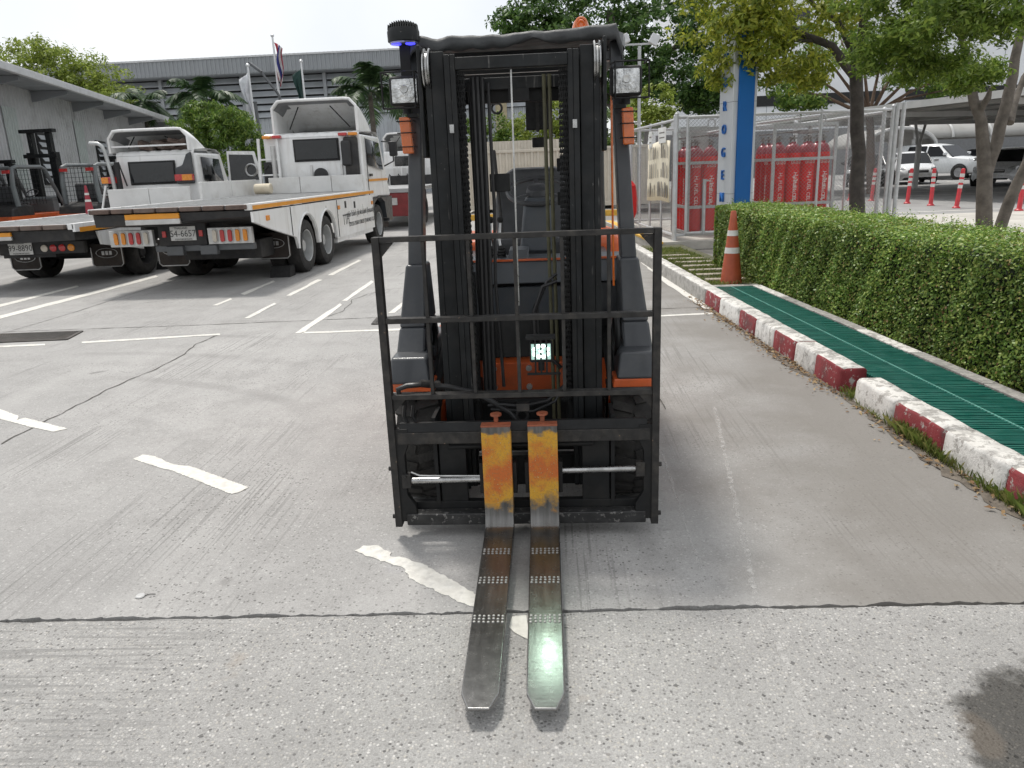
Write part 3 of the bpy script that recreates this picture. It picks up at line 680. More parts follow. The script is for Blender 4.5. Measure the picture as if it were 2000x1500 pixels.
for x in (-.475,-.44):
    MB().tube([(x,.06,.60),(x+.004,.07,.55),(x-.006,.08,.50),(x+.02,.07,.45)], .008, 8).build('hydraulic_hose', M_hose, FK)
    MB().cyl((x,.06,.585),(x,.066,.555),.012,6).build('hose_fitting', M_black, FK)
MB().torus((.0,.06,.50), .022, .006, Matrix.Rotation(rad(90),3,'X'), 18, 6).build('lifting_eye', M_black, FK)
B(-.02,.03,.02,.05,.53,.56).build('hose_clip', M_rack, FK)

# ---- front of the body: cowl, panels, orange frame
cw = MB().prism([(.70,.932),(.73,1.032),(.78,1.04),(.95,1.04),(.95,.932)], lambda u,v,w:(w,u,v), -.40, .505)
cw.build('cowl', M_grey, FK, bevel=.006)
B(-.40,.505, .722,.735, 1.034,1.043).build('cowl_trim', M_orange, FK)
B(-.245,.30, .74,.9, .60,.915).build('front_panel', M_grey, FK, bevel=.012)
B(-.40,.40, .78,.95, .55,.93).build('bulkhead', M_black, FK)
B(.315,.50, .74,.95, .78,.925).build('side_panel', M_dgrey, FK, bevel=.008); B(-.41,-.26, .74,.95, .78,.925).build('side_panel', M_dgrey, FK, bevel=.008)
B(-.21,.21, .66,.80, .425,.565).build('frame_plate', M_orange, FK, bevel=.004)
for x in (-.155,.01): 
    for z in (.54,.45): MB().cyl((x,.662,z),(x,.645,z),.014,12).cyl((x,.645,z),(x,.638,z),.008,6).build('frame_bolt', M_steel, FK)
B(-.36,.36, .55,1.2, .16,.42).build('drive_axle', M_black, FK, bevel=.02)
B(-.52,.52, .95,2.05, .3,.62).build('chassis', M_orange, FK, bevel=.03)
B(-.45,.50, .9,1.35, .60,.66).build('floor_plate', M_black, FK)
mb = MB().prism([(1.62,.32),(2.42,.34),(2.5,.5),(2.46,.95),(2.3,1.06),(1.62,1.06)], lambda u,v,w:(w,u,v), -.54, .54); mb.build('counterweight', M_orange, FK, bevel=.05)
mb = MB().prism([(1.3,.62),(1.9,.62),(1.9,1.02),(1.36,.98)], lambda u,v,w:(w,u,v), -.40, .44); mb.build('hood', M_dgrey, FK, bevel=.02)
# ---- fenders and legs of the overhead guard
for sx in (-1, 1):
    s = lambda x: sx*x
    def leg(a, b, y0, y1, x):   # (inner,outer) at two heights
        return [(s(a),y0,x)]
    def slabhexa(z0, i0, o0, y00, y01, z1, i1, o1, y10, y11):
        P = [(i0,y00,z0),(o0,y00,z0),(o0,y01,z0),(i0,y01,z0),(i1,y10,z1),(o1,y10,z1),(o1,y11,z1),(i1,y11,z1)]
        return MB().hexa([(s(x),y,z) for x,y,z in P])
    slabhexa(.695,.425,.548,.34,.80, .80,.422,.538,.40,.72).build('leg_cover', M_dgrey, FK, bevel=.012)
    slabhexa(.797,.422,.538,.40,.72, 1.065,.415,.500,.45,.60).build('leg_cover', M_dgrey, FK, bevel=.012)
    slabhexa(.598,.385,.556,.20,.92, .705,.40,.553,.24,.90).build('fender', M_dgrey, FK, bevel=.014)
    slabhexa(.562,.37,.548,.21,.95, .60,.375,.55,.205,.93).build('sill', M_orange, FK, bevel=.006)
    slabhexa(1.06,.425,.492,.465,.56, 1.93,.385,.437,.53,.60).build('guard_pillar', M_dgrey, FK, bevel=.008)
    MB().tube([(s(.42),.56,1.90),(s(.425),.60,1.945),(s(.425),.8,1.965),(s(.425),1.9,1.98),(s(.425),2.05,1.95),(s(.44),2.2,1.3),(s(.45),2.22,1.04)], .03, 8).build('guard_rail', M_dgrey, FK)
    # tilt cylinder and its clevis, half hidden beside the mast
    MB().cyl((s(.385),.30,.56),(s(.385),.95,.72),.03,14).build('tilt_cylinder', M_black, FK)
    MB().torus((s(.40),.42,.74), .085, .012, Matrix.Rotation(rad(90),3,'Y'), 24, 6).build('tilt_bracket', M_black, FK)
    # drive wheel with lugs
    W = Matrix.Translation((s(.462),.47,.282)) @ Matrix.Rotation(rad(90), 4, 'Y')
    rim = MB().lathe([(.05,.06),(.11,.06),(.16,.075),(.165,.085),(.15,.085),(.15,-.085),(.165,-.085),(.16,-.075)], W, 28, cap=False).build('wheel', M_orange, FK)
    ty = MB().lathe([(.16,.075),(.19,.09),(.235,.093),(.262,.086),(.269,.06),(.27,0),(.269,-.06),(.262,-.086),(.235,-.093),(.19,-.09),(.16,-.075)], W, 40, cap=False)
    for k in range(22):
        for side in (-1, 1):
            a = 2*math.pi*(k + (.5 if side > 0 else 0))/22; c, sn = math.cos(a), math.sin(a)
            ctr = W @ Vector((.269*c, .269*sn, side*.046)); tz = (W.to_3x3() @ Vector((c, sn, 0))).normalized(); ax = (W.to_3x3() @ Vector((0,0,1))).normalized()
            ax2 = (Matrix.Rotation(rad(16*side), 3, tz) @ ax); tt = tz.cross(ax2)
            R = Matrix((ax2, tt, tz)).transposed(); ty.obox(ctr, (.086,.040,.024), R)
    ty.build('tyre', M_tyre, rim, smooth=40)
    W2 = Matrix.Translation((s(.42),1.95,.24)) @ Matrix.Rotation(rad(90), 4, 'Y')
    rr = MB().lathe([(.04,.05),(.12,.06),(.12,-.06)], W2, 20).build('wheel', M_orange, FK)
    MB().lathe([(.12,.06),(.16,.075),(.22,.07),(.238,.05),(.238,-.05),(.22,-.07),(.16,-.075),(.12,-.06)], W2, 28, close=True).build('tyre', M_tyre, rr)
    # headlamp in its wire guard
    hx, hz = s(.442), 1.764
    hb = B(hx-.063,hx+.063, .405,.47, hz-.057,hz+.057).build('headlamp', M_gasket, FK, bevel=.014)
    rows = []
    for j in range(9):
        v = -1 + j/4; rows.append([(hx+.051*u, .398 + .004*(u*u+v*v), hz+.045*v) for u in np.linspace(-1,1,9)])
    MB().grid(rows).build('lens', M_lens, hb)
    MB().lathe([(.006,0),(.006,.003),(.014,.004),(.016,.001)], Matrix.Translation((hx,.398,hz+.006)) @ Matrix.Rotation(rad(90),4,'X'), 20).build('bulb_shield', M_steel, hb)
    g = MB(); ox = hx + s(.02)
    ring = [(ox-.066,.385,hz-.066),(ox+.066,.385,hz-.066),(ox+.066,.385,hz+.07),(ox-.066,.385,hz+.07)]
    for i in range(4): g.tube([ring[i], ring[(i+1)%4]], .0038, 6)
    for p in ring: g.tube([p, (p[0]-s(.012), .46, p[2]*.96+hz*.04)], .0034, 6)
    g.build('wire_guard', M_black, hb)
    MB().cyl((hx,.45,hz-.05),(hx,.45,hz-.085),.02,12).box(min(hx,s(.40)),max(hx,s(.40)),.43,.47,hz-.10,hz-.085).build('lamp_bracket', M_black, FK)
    # turn signal
    tx, tz = s(.452), 1.595
    tb = MB().hexa([(tx-.020,.43,tz-.072),(tx+.026,.43,tz-.072),(tx+.026,.47,tz-.072),(tx-.020,.47,tz-.072),(tx-.026,.43,tz+.072),(tx+.020,.43,tz+.072),(tx+.020,.47,tz+.072),(tx-.026,.47,tz+.072)]).build('turn_signal', M_amber, FK, bevel=.006)
    for z in (tz-.045, tz+.01, tz+.055): MB().tube([(tx-.034,.47,z),(tx-.034,.42,z),(tx+.034,.42,z),(tx+.034,.47,z)], .0024, 5).build('guard_wire', M_black, tb)
MB().tube([(.385,.44,1.75),(.388,.44,1.3),(.392,.44,.95)], .005, 6).build('signal_cable', M_amber, FK)

# ---- roof tarpaulin over the guard
_wt = [(random.uniform(15,90), random.uniform(-12,12), random.uniform(0,6.3)) for _ in range(22)]
def wr(x, y): return sum(math.sin(a*x + b*y + c)*.05/a for a, b, c in _wt) + .004*abs(math.sin(x*13+.7))
rows = []
prof = [(.448,1.908),(.440,1.93),(.441,1.950),(.452,1.960),(.6,1.968),(.9,1.985),(1.4,1.99),(1.9,1.985),(2.05,1.95),(2.06,1.88)]
for i, (y, z) in enumerate(prof):
    r = []
    for j in range(41):
        u = -1 + j/20; x = u*.405
        zz = z + wr(x, y)*(.8 if i > 1 else 1.5) + .008*u + .010*u*u*(i in (2,3,4)) + (.010*abs(math.sin(u*6+.4)) if i == 0 else 0)
        if i == 0: zz += .008*(abs(u) < .82)*math.sin(u*5+.5)
        r.append((x, y + .006*math.sin(u*19+i), zz))
    drop = [( -.425, y+.01, z-.03), (-.432, y+.02, z-.075)]; drop2 = [(.425, y+.01, z-.03-.01), (.432, y+.02, z-.085)]
    rows.append(drop[::-1] + r + drop2)
MB().grid(rows).build('roof_tarpaulin', M_tarp, FK, smooth=70, solid=.004)
B(-.40,.40, .56,.62, 1.86,1.90).build('guard_crossbar', M_dgrey, FK, bevel=.006)
for k in range(6): B(-.40,.40, .85+.2*k,.88+.2*k, 1.93,1.955).build('guard_crossbar', M_dgrey, FK)
# blue warning lamp on its stalk, amber beacon
bx = -.436
B(bx-.021,bx+.021, .44,.452, 1.70,1.95).build('lamp_stalk', M_black, FK, bevel=.002)
bl = MB().lathe([(.055,1.945),(.063,1.95),(.064,1.985),(.060,1.998),(.02,2.0)], Matrix.Translation((bx,.44,0)), 32).build('blue_lamp', M_mast, FK)
fins = MB()
for k in range(-6, 7):
    h = .024*math.sqrt(1-(k/7)**2); ww = .058*math.sqrt(1-(k/7)**2)
    fins.hexa([(bx+k*.0092-.0021,.44-ww,1.992),(bx+k*.0092+.0021,.44-ww,1.992),(bx+k*.0092+.0021,.44+ww,1.992),(bx+k*.0092-.0021,.44+ww,1.992),
               (bx+k*.0092-.0012,.44-ww*.7,2.0+h),(bx+k*.0092+.0012,.44-ww*.7,2.0+h),(bx+k*.0092+.0012,.44+ww*.7,2.0+h),(bx+k*.0092-.0012,.44+ww*.7,2.0+h)])
fins.build('cooling_fins', M_mast, bl)
M_blue = glow('blue_lamp_glow', (.06,.06,1.0), 1.5, (.05,.05,.6)); M_bluelens = mat('blue_lamp_reflector', (.35,.36,.7), .15, .6)
for dx in (-.028, .028):
    MB().lathe([(.02,1.944),(.019,1.938),(.006,1.935)], Matrix.Translation((bx+dx,.425,0)), 16).build('blue_lens', M_blue, bl)
MB().lathe([(.058,1.947),(.054,1.941)], Matrix.Translation((bx,.44,0)), 32).build('reflector_plate', M_bluelens, bl)
be = MB().lathe([(.04,1.98),(.04,2.0),(.036,2.03),(.028,2.052),(.012,2.063),(.001,2.066)], Matrix.Translation((.292,1.1,.05)) @ Matrix.Diagonal((1.1,1.1,1.0,1)), 20).build('beacon', M_amber, FK)
MB().torus((.292,1.055,2.085), .024, .006, Matrix.Rotation(rad(90),3,'X'), 18, 6).build('beacon_reflector', M_amber, be)

# ---- work light with LEDs, the light it throws on the fork
lx, lz = .081, .752
led = B(lx-.045,lx+.045, .075,.115, lz-.042,lz+.042).build('work_light', M_gasket, FK, bevel=.008)
M_led = glow('led_white', (.80,1.0,.90), 9); M_ledplate = glow('led_plate', (.45,.75,.66), .55, (.3,.34,.33))
B(lx-.038,lx+.038, .0725,.076, lz-.028,lz+.034).build('lens', M_ledplate, led)
for i, (u, v) in enumerate([(-.26,.75),(.26,.75),(-.72,.35),(.72,.35),(0,.05),(-.72,-.3),(.72,-.3),(-.26,-.62),(.26,-.62)]):
    MB().lathe([(.0068,0),(.006,.003),(.002,.0045)], Matrix.Translation((lx+u*.036,.0722,lz+.003+v*.03)) @ Matrix.Rotation(rad(90),4,'X'), 12).build('led', M_led, led)
g = MB().box(lx-.058,lx+.058,.05,.12,lz+.056,lz+.064)
for u in (-1,0,1): g.box(lx+u*.022-.0032,lx+u*.022+.0032,.05,.058,lz-.078,lz+.056)
g.box(lx-.055,lx+.075,.05,.06,lz-.085,lz-.077); g.build('lamp_cage', M_black, led)
B(lx-.012,lx+.012,.08,.11,lz-.075,lz-.042).build('lamp_foot', M_black, led)
ld = bpy.data.lights.new('work_light_beam', 'SPOT'); ld.energy = 4; ld.color = (.72,1,.80); ld.spot_size = rad(75); ld.spot_blend = .8; ld.shadow_soft_size = .035
lo = bpy.data.objects.new('work_light_beam', ld); COL.objects.link(lo); lo.parent = led; lo.location = (lx, .055, lz)
lo.rotation_euler = Vector((0, 1.0, .62)).to_track_quat('Z', 'Y').to_euler()
bd = bpy.data.lights.new('blue_lamp_beam', 'SPOT'); bd.energy = 6; bd.color = (.1,.1,1); bd.spot_size = rad(3.0); bd.spot_blend = .5; bd.shadow_soft_size = .01
bo = bpy.data.objects.new('blue_lamp_beam', bd); COL.objects.link(bo); bo.parent = bl; bo.location = (bx, .42, 1.93)
_t = gnd(776,1109) - Vector((-.141,2.85,0)) - Vector((bx,.42,1.93)); bo.rotation_euler = (-_t).to_track_quat('Z','Y').to_euler()

# ---- driver's place
st = thing  # (parts below hang on the forklift)
tilt = Matrix.Rotation(rad(24), 3, 'X')
sw = MB().torus((.065,1.14,1.335), .148, .013, tilt, 40, 10).build('steering_wheel', M_vinyl, FK)
hub = MB().lathe([(.055,-.02),(.06,0),(.05,.025),(.01,.034)], Matrix.Translation((.065,1.14,1.33)) @ tilt.to_4x4(), 20)
for a in (95, 215, 330): hub.bar(Vector((.065,1.14,1.332)), Vector((.065,1.14,1.335)) + tilt @ Vector((.146*math.cos(rad(a)), .146*math.sin(rad(a)), 0)), .022, .01)
hub.build('hub', M_vinyl, sw)
MB().hexa([(-.03,.98,1.04),(.15,.98,1.04),(.15,1.14,1.04),(-.03,1.14,1.04),(.0,1.02,1.30),(.135,1.02,1.30),(.135,1.16,1.31),(.0,1.16,1.31)]).build('steering_column', M_grey, FK, bevel=.02)
seat = MB().prism([(-.225,1.0),(-.235,1.25),(-.20,1.40),(-.12,1.45),(.12,1.45),(.20,1.40),(.235,1.25),(.225,1.0)], lambda u,v,w:(u+.04, w+(v-1)*.18, v), 1.62, 1.74); seat.build('seat_back', M_vinyl, FK, bevel=.035)
B(-.18,.26, 1.25,1.68, .98,1.09).build('seat_cushion', M_vinyl, FK, bevel=.03)
for i, x in enumerate((-.20,-.155,-.11)):
    lv = MB().tube([(x,.86,1.05),(x-.01,.9,1.12),(x-.004,.92,1.2)], .006, 8).build('control_lever', M_steel, FK)
    MB().lathe([(.024,0),(.02,.008),(.024,.014),(.018,.022),(.022,.028),(.015,.036),(.018,.042),(.01,.055)], Matrix.Translation((x,.86,1.04)), 14).build('boot', M_gasket, lv)
    MB().lathe([(.004,0),(.014,.01),(.016,.02),(.012,.03),(.001,.034)], Matrix.Translation((x-.004,.92,1.195)), 12).build('knob', M_gasket, lv)
MB().hexa([(-.08,.80,1.035),(.02,.80,1.035),(.02,.92,1.035),(-.08,.92,1.035),(-.07,.82,1.075),(.02,.82,1.075),(.02,.92,1.085),(-.07,.92,1.085)]).build('dash_box', M_grey, FK, bevel=.005)
B(.03,.145, .75,.80, 1.61,1.75).build('display', M_gasket, FK, bevel=.006); B(.075,.09,.74,.75,1.60,1.74).build('display_arm', M_rack, FK)
B(.055,.12, .77,.80, 1.535,1.578).build('camera_box', M_gasket, FK, bevel=.004)
B(-.135,-.09, .70,.76, 1.72,1.77).build('wiper_motor', M_grey, FK, bevel=.006)
MB().torus((-.095,.72,1.705), .022, .005, Matrix.Rotation(rad(80),3,'X'), 18, 6).build('cable_loop', M_hose, FK)
B(-.21,-.03,.40,.43,1.735,1.75).build('sun_strip', M_steel, FK); B(.0,.19,.40,.43,1.735,1.75).build('sun_strip', M_steel, FK)
MB().tube([(-.19,1.3,1.0),(-.22,1.5,1.2),(-.24,1.75,1.5)],.012,8).build('seat_stay', M_rack, FK)
MB().tube([(-.12,1.2,1.0),(-.15,1.5,1.2),(-.2,1.9,1.55)],.01,8).build('seat_stay', M_rack, FK)
# ================================================================== vegetation tools
def leaf_quads(pos, nrm, size, aspect=.5, droop=0, fold=.25):
    n = len(pos); r = rng.normal(size=(n,3)); t = np.cross(nrm, r); t /= np.linalg.norm(t, axis=1, keepdims=True) + 1e-9
    t[:,2] -= droop; t /= np.linalg.norm(t, axis=1, keepdims=True) + 1e-9
    b = np.cross(nrm, t); b /= np.linalg.norm(b, axis=1, keepdims=True) + 1e-9
    n2 = np.cross(t, b); s = size[:,None]
    V = np.empty((n,4,3)); V[:,0] = pos - t*s*.5; V[:,2] = pos + t*s*.5
    V[:,1] = pos + b*s*aspect*.5 + n2*s*fold*.3 - t*s*.08; V[:,3] = pos - b*s*aspect*.5 + n2*s*fold*.3 - t*s*.08
    F = np.arange(n*4).reshape(n,4)
    return V.reshape(-1,3), F
def unit(n):
    v = rng.normal(size=(n,3)); return v/np.linalg.norm(v, axis=1, keepdims=True)
def clumped(blobs, per, clumps, rc, shell=.55, up=.5):
    """leaf places in clumps on twig ends, through each blob's volume; returns positions, normals"""
    P = []; N = []
    for (c, rx, ry, rz) in blobs:
        d = unit(clumps); rr = rng.uniform(shell, 1.0, clumps)[:,None]**.7
        cc = np.array(c) + d*rr*np.array([rx,ry,rz])
        k = per; cid = np.repeat(np.arange(clumps), k)
        rcs = rc*rng.uniform(.6, 1.35, clumps)
        off = unit(clumps*k)*(rng.random(clumps*k)**.5)[:,None]*rcs[cid][:,None]; off[:,2] *= .62
        P.append(cc[cid] + off); nn = off/np.maximum(rcs[cid][:,None], .01)*.7 + d[cid]*.4 + unit(clumps*k)*.75; nn[:,2] += up
        N.append(nn/np.linalg.norm(nn, axis=1, keepdims=True))
    return np.concatenate(P), np.concatenate(N)
M_bark = mat('grey_bark', (.115,.10,.085), .9, var=.35, scale=7, bump=.9, bscale=26, dirt=.5, dirtcol=(.05,.042,.035), dscale=9)
M_bark_dark = mat('dark_bark', (.055,.048,.043), .92, var=.35, scale=9, bump=.9, bscale=30)
def tree(label, loc, trunks, blobs, leaf, n_clump, per, rc, size, bark=M_bark, cat='tree', name='tree', group=None, aspect=.5, droop=.1, shell=.55):
    t = thing(name, label, cat, loc, 0, group)
    for i, (pts, rs) in enumerate(trunks):
        pp = []; 
        for j in range(len(pts)-1):
            a, b = Vector(pts[j]), Vector(pts[j+1])
            for q in (0, .5): pp.append(a.lerp(b, q) + Vector((random.uniform(-1,1), random.uniform(-1,1), 0))*rs[j]*.18*(q > 0))
        pp.append(Vector(pts[-1])); rr = []
        for j in range(len(rs)-1): rr += [rs[j], (rs[j]+rs[j+1])/2]
        rr.append(rs[-1])
        MB().tube(pp, rr, 10).build('trunk' if i == 0 else 'limb', bark, t, smooth=60)
    P, N = clumped(blobs, per, n_clump, rc, shell)
    V, F = leaf_quads(P, N, size*rng.uniform(.65, 1.3, len(P)), aspect, droop)
    tag(stuff_mesh('crown', V, F, leaf, t), kind='stuff')
    return t

# ------------------------------------------------------------------ clipped hedge
L_hedge = leafmat('hedge_leaf', (.08,.155,.024), (.155,.265,.04), (.35,.42,.10), .3, .42)
hy0, hy1, hw, hh = .9, 10.35, .78, .80
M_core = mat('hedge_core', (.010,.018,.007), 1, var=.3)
hg = thing('hedge', 'long clipped box hedge with small glossy leaves behind the green drain cover', 'hedge', (2.6, 5, .09))
def hp(y, u, z): return np.array([hedge_x(y) + u - 2.6, y - 5, z])
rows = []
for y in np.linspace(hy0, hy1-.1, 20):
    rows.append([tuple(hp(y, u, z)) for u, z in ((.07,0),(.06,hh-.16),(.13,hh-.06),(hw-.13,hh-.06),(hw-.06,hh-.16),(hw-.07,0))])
mb = MB().grid(rows); mb.add(rows[-1], [tuple(range(6))]); mb.add(rows[0], [tuple(range(6))[::-1]]); mb.build('inner_core', M_core, hg, smooth=0)  # solid near-black box filling the hedge behind its leaves
def hedge_leaves(n):
    # front face, top, far end face: density falls with distance since leaves there shrink in view
    out = []; nr = []; sz = []
    y = hy0 + (hy1-hy0)*rng.random(n)**1.0; f = rng.random(n)
    u = np.zeros(n); z = np.zeros(n); N = np.zeros((n,3))
    fr = f < .55; tp = (f >= .55) & (f < .9); en = f >= .9
    u[fr] = 0; z[fr] = hh*rng.random(fr.sum()); N[fr] = (-1,0,.15)
    u[tp] = hw*rng.random(tp.sum()); z[tp] = hh; N[tp] = (0,0,1)
    y[en] = hy1; u[en] = hw*rng.random(en.sum()); z[en] = hh*rng.random(en.sum()); N[en] = (0,.6,.2)
    # near top-front edge is rounded
    e = fr & (z > hh-.09); q = (z[e]-(hh-.09))/.09; u[e] += .09*(1-np.sqrt(np.maximum(0, 1-q*q))); N[e] = np.stack([-1+q*.6, 0*q, .2+q], 1)
    e = tp & (u < .09); q = 1-u[e]/.09; z[e] -= .09*(1-np.sqrt(np.maximum(0,1-q*q)))*.8
    lump = .014*np.sin(y*3.1+z*4)*np.sin(y*7.3-u*5+1) + .009*np.sin(y*17+z*13+u*11)
    depth = -.055*rng.random(n)**1.5 + lump + (rng.random(n) < .03)*.03
    P = np.stack([hedge_x(y)+u-2.6, y-5, z], 1); Nn = N/np.linalg.norm(N, axis=1, keepdims=True)
    P = P + Nn*depth[:,None]
    end = (y > hy1-.2) & ~en; P[end,0] += ((y[end]-(hy1-.2))/.2)**2*.12*(u[end] < .2)
    Nl = Nn*.8 + unit(n)*.75; Nl[:,2] += .35; Nl /= np.linalg.norm(Nl, axis=1, keepdims=True)
    s = rng.uniform(.016,.031,n)*(1 + .05*np.maximum(0, y-5))
    return leaf_quads(P, Nl, s, .62, .0, .3)
V, F = hedge_leaves(125000)
tag(stuff_mesh('foliage', V, F, L_hedge, hg), kind='stuff')

L_dead = leafmat('dead_hedge_leaf', (.13,.075,.03), (.22,.15,.05), (.30,.26,.08), .2, .6)
n = 2600; yy = rng.uniform(hy0, hy1, n); fz = rng.random(n); tp = fz > .7
P = np.stack([hedge_x(yy) - 2.6 + np.where(tp, hw*rng.random(n), -.012*rng.random(n)), yy - 5, np.where(tp, hh + .006, hh*rng.random(n)**1.4)], 1)
N = unit(n)*.7 + np.where(tp[:,None], np.array([0,0,1.]), np.array([-1.,0,.2])); N /= np.linalg.norm(N, axis=1, keepdims=True)
V, F = leaf_quads(P, N, rng.uniform(.014,.028,n), .6, 0, .3); tag(stuff_mesh('dead_leaves', V, F, L_dead, hg), kind='stuff')
n = 420; yy = rng.uniform(hy0, hy1, n); bx_ = hedge_x(yy) - 2.6 + hw*rng.random(n); PP = []; ln = rng.uniform(.03,.09,n)
for k in range(7):
    f = k/6; PP.append(np.stack([bx_ + .012*rng.normal(size=n)*f, yy - 5 + .012*rng.normal(size=n)*f, hh + .0 + ln*f], 1))
P = np.concatenate(PP); V, F = leaf_quads(P, unit(len(P))*.7 + np.array([0,0,.4]), rng.uniform(.012,.024,len(P)), .55, 0, .3); tag(stuff_mesh('new_shoots', V, F, L_hedge, hg), kind='stuff')

# ------------------------------------------------------------------ grass and fallen leaves
L_grass = leafmat('grass_blade', (.09,.13,.025), (.15,.20,.04), (.30,.29,.10), .3, .6)
def blades(pos, h, wd):
    n = len(pos); a = rng.uniform(0, 2*np.pi, n); lean = rng.uniform(0, .7, n)[:,None]*np.stack([np.cos(a), np.sin(a), 0*a], 1)
    sd = np.stack([-np.sin(a), np.cos(a), 0*a], 1)*wd[:,None]; upv = np.array([0,0,1.])
    V = np.empty((n,4,3)); V[:,0] = pos - sd; V[:,1] = pos + sd; mid = pos + (upv*.6 + lean*.35)*h[:,None]; V[:,2] = mid + sd*.8
    V[:,3] = pos + (upv*.85 + lean)*h[:,None]; V = V[:, [0,1,2,3]]
    return V.reshape(-1,3), np.arange(n*4).reshape(n,4)
n = 15000; y = rng.uniform(8.62, 12.6, n); kx = 1.80 + (4.75-y)*.068 + .16; hx_ = hedge_x(y) + .12
x = kx + (hx_-kx)*rng.random(n); den = np.sin(x*9+1)*np.sin(y*5) + rng.normal(0,.6,n) > -.55
pp = np.stack([x, y, np.full(n,.10)], 1)[den]
pp = pp[~((((pp[:,1]-8.93) % .42) < .17) & (rng.random(len(pp)) < .9) & (pp[:,0] < 2.2))]
V, F = blades(pp, rng.uniform(.02,.06,len(pp)), rng.uniform(.0016,.0036,len(pp)))
tag(stuff_mesh('grass', V, F, L_grass), 'thin green grass growing round the stepping stones on the verge', 'grass', kind='stuff')
pp = []
for (cy, dy, k, hgt) in ((3.86,.22,420,.10),(3.62,.2,260,.07),(4.66,.07,150,.08),(3.15,.3,220,.06),(2.85,.25,350,.11),(2.5,.2,200,.1),(4.3,.3,90,.05)):
    yy = rng.normal(cy, dy*.5, k); pp.append(np.stack([1.80+(4.75-yy)*.068 - .014 - np.abs(rng.normal(0,.016,k)) + (np.abs(yy-4.68) < .09)*rng.uniform(0,.14,k), yy, np.full(k,.0), np.full(k,hgt)], 1))
pp = np.concatenate(pp); V, F = blades(pp[:,:3], pp[:,3]*rng.uniform(.3,1.1,len(pp)), rng.uniform(.0007,.0016,len(pp)))
tag(stuff_mesh('grass', V, F, L_grass), 'weeds and grass sprouting from the foot of the red and white kerb', 'weeds', kind='stuff')
L_dry = leafmat('dry_leaf', (.16,.085,.04), (.26,.16,.075), (.36,.27,.15), .1, .8)
n = 620; yy = np.concatenate([rng.uniform(2.4,8.6,n-170), rng.normal(6.7,.7,170)]); kx = 1.80+(4.75-yy)*.068
P = np.stack([kx - .02 - np.abs(rng.normal(0,.06,n)), yy, rng.uniform(.005,.018,n)], 1); N = unit(n)*.5; N[:,2] += 1; N /= np.linalg.norm(N, axis=1, keepdims=True)
V, F = leaf_quads(P, N, rng.uniform(.015,.042,n), .5, 0, .6)
tag(stuff_mesh('leaf_litter', V, F, L_dry), 'dry brown leaves blown against the foot of the kerb', 'leaf litter', kind='stuff')
M_dust = mat('gutter_dirt', (.13,.11,.088), .95, var=.4, scale=18, bump=.6, bscale=70)
A = []; Bq = []
for i in range(90):
    y = 8.3 - i*.07; A.append((kerb_x(y)+.0, y, .003)); Bq.append((kerb_x(y)-.03-abs(random.gauss(0,.022))-.03*(math.sin(i*.21)+1), y, .003))
tag(MB().grid([A, Bq]).build('gutter_dirt', M_dust, smooth=0), kind='structure')

# ------------------------------------------------------------------ traffic cones
M_cone = mat('cone_orange_plastic', (.42,.085,.035), .5, var=.2, scale=5, dirt=.6, dirtcol=(.13,.05,.03), dscale=5)
M_conew = mat('cone_white_band', (.62,.61,.58), .5, var=.15, scale=12, dirt=.4, dirtcol=(.3,.28,.25))
M_conebase = mat('cone_dark_base', (.10,.035,.025), .8, var=.3, scale=8)
def cone(loc, h, label, m=M_cone, lean=0):
    t = thing('traffic_cone', label, 'cone', loc)
    t.rotation_euler.y = lean; r0, r1 = h*.15, h*.036
    R = lambda f: r0 + (r1-r0)*f
    MB().lathe([(R(0)*1.06,.0),(R(.02)*1.02,.012*h)] + [(R(f), f*h) for f in (.05,.3,.6,.9,.985)] + [(R(1)*.8, h), (R(1)*.55, h*.985)], None, 28).build('body', m, t)
    for f0, f1 in ((.42,.50),(.66,.735)):
        MB().lathe([(R(f0)+.0025,f0*h),(R(f1)+.0025,f1*h)], None, 28, cap=False).build('reflective_band', M_conew, t)
    return t
cone((2.0, 8.83, .10), .80, 'scuffed orange traffic cone standing on the grass verge in front of the hedge')
# ------------------------------------------------------------------ gas cage: galvanised pipe frames with chain link
M_galv = mat('galvanised_steel', (.42,.43,.435), .45, .55, var=.15, scale=18, dirt=.3, dirtcol=(.25,.24,.23), dscale=9)
M_silver = mat('silver_painted_pipe', (.52,.53,.54), .42, .35, var=.1, scale=10, dirt=.3, dirtcol=(.33,.32,.3), dscale=6)
M_wire = mat('fence_wire', (.24,.245,.25), .5, .6, var=.2)
FB = Vector((2.06,13.4,.15)); fx = Vector((1,.1,0)).normalized(); fy = Vector((-.1,1,0)).normalized()
def chainlink(parent, o, u, L, z0, z1, sp=.062, r=.0018):
    mb = MB(); H = z1-z0; n = int((L+H)/sp); u = Vector(u); up = Vector((0,0,1)); o = Vector(o)
    for k in range(n+1):
        c = k*sp
        for sgn in (1, -1):
            a0 = max(0, c-H); a1 = min(L, c)
            if a1 - a0 < .01: continue
            s0, s1 = (a0, a1)
            h0, h1 = (c-a0, c-a1)
            if sgn < 0: h0, h1 = H-h0, H-h1
            p, q = o + u*s0 + up*(z0+h0), o + u*s1 + up*(z0+h1)
            mb.tube([p, q], r, 3, 0, False)
    return tag(mb.build('chain_link', M_wire, parent, smooth=0, fix=False), kind='stuff')
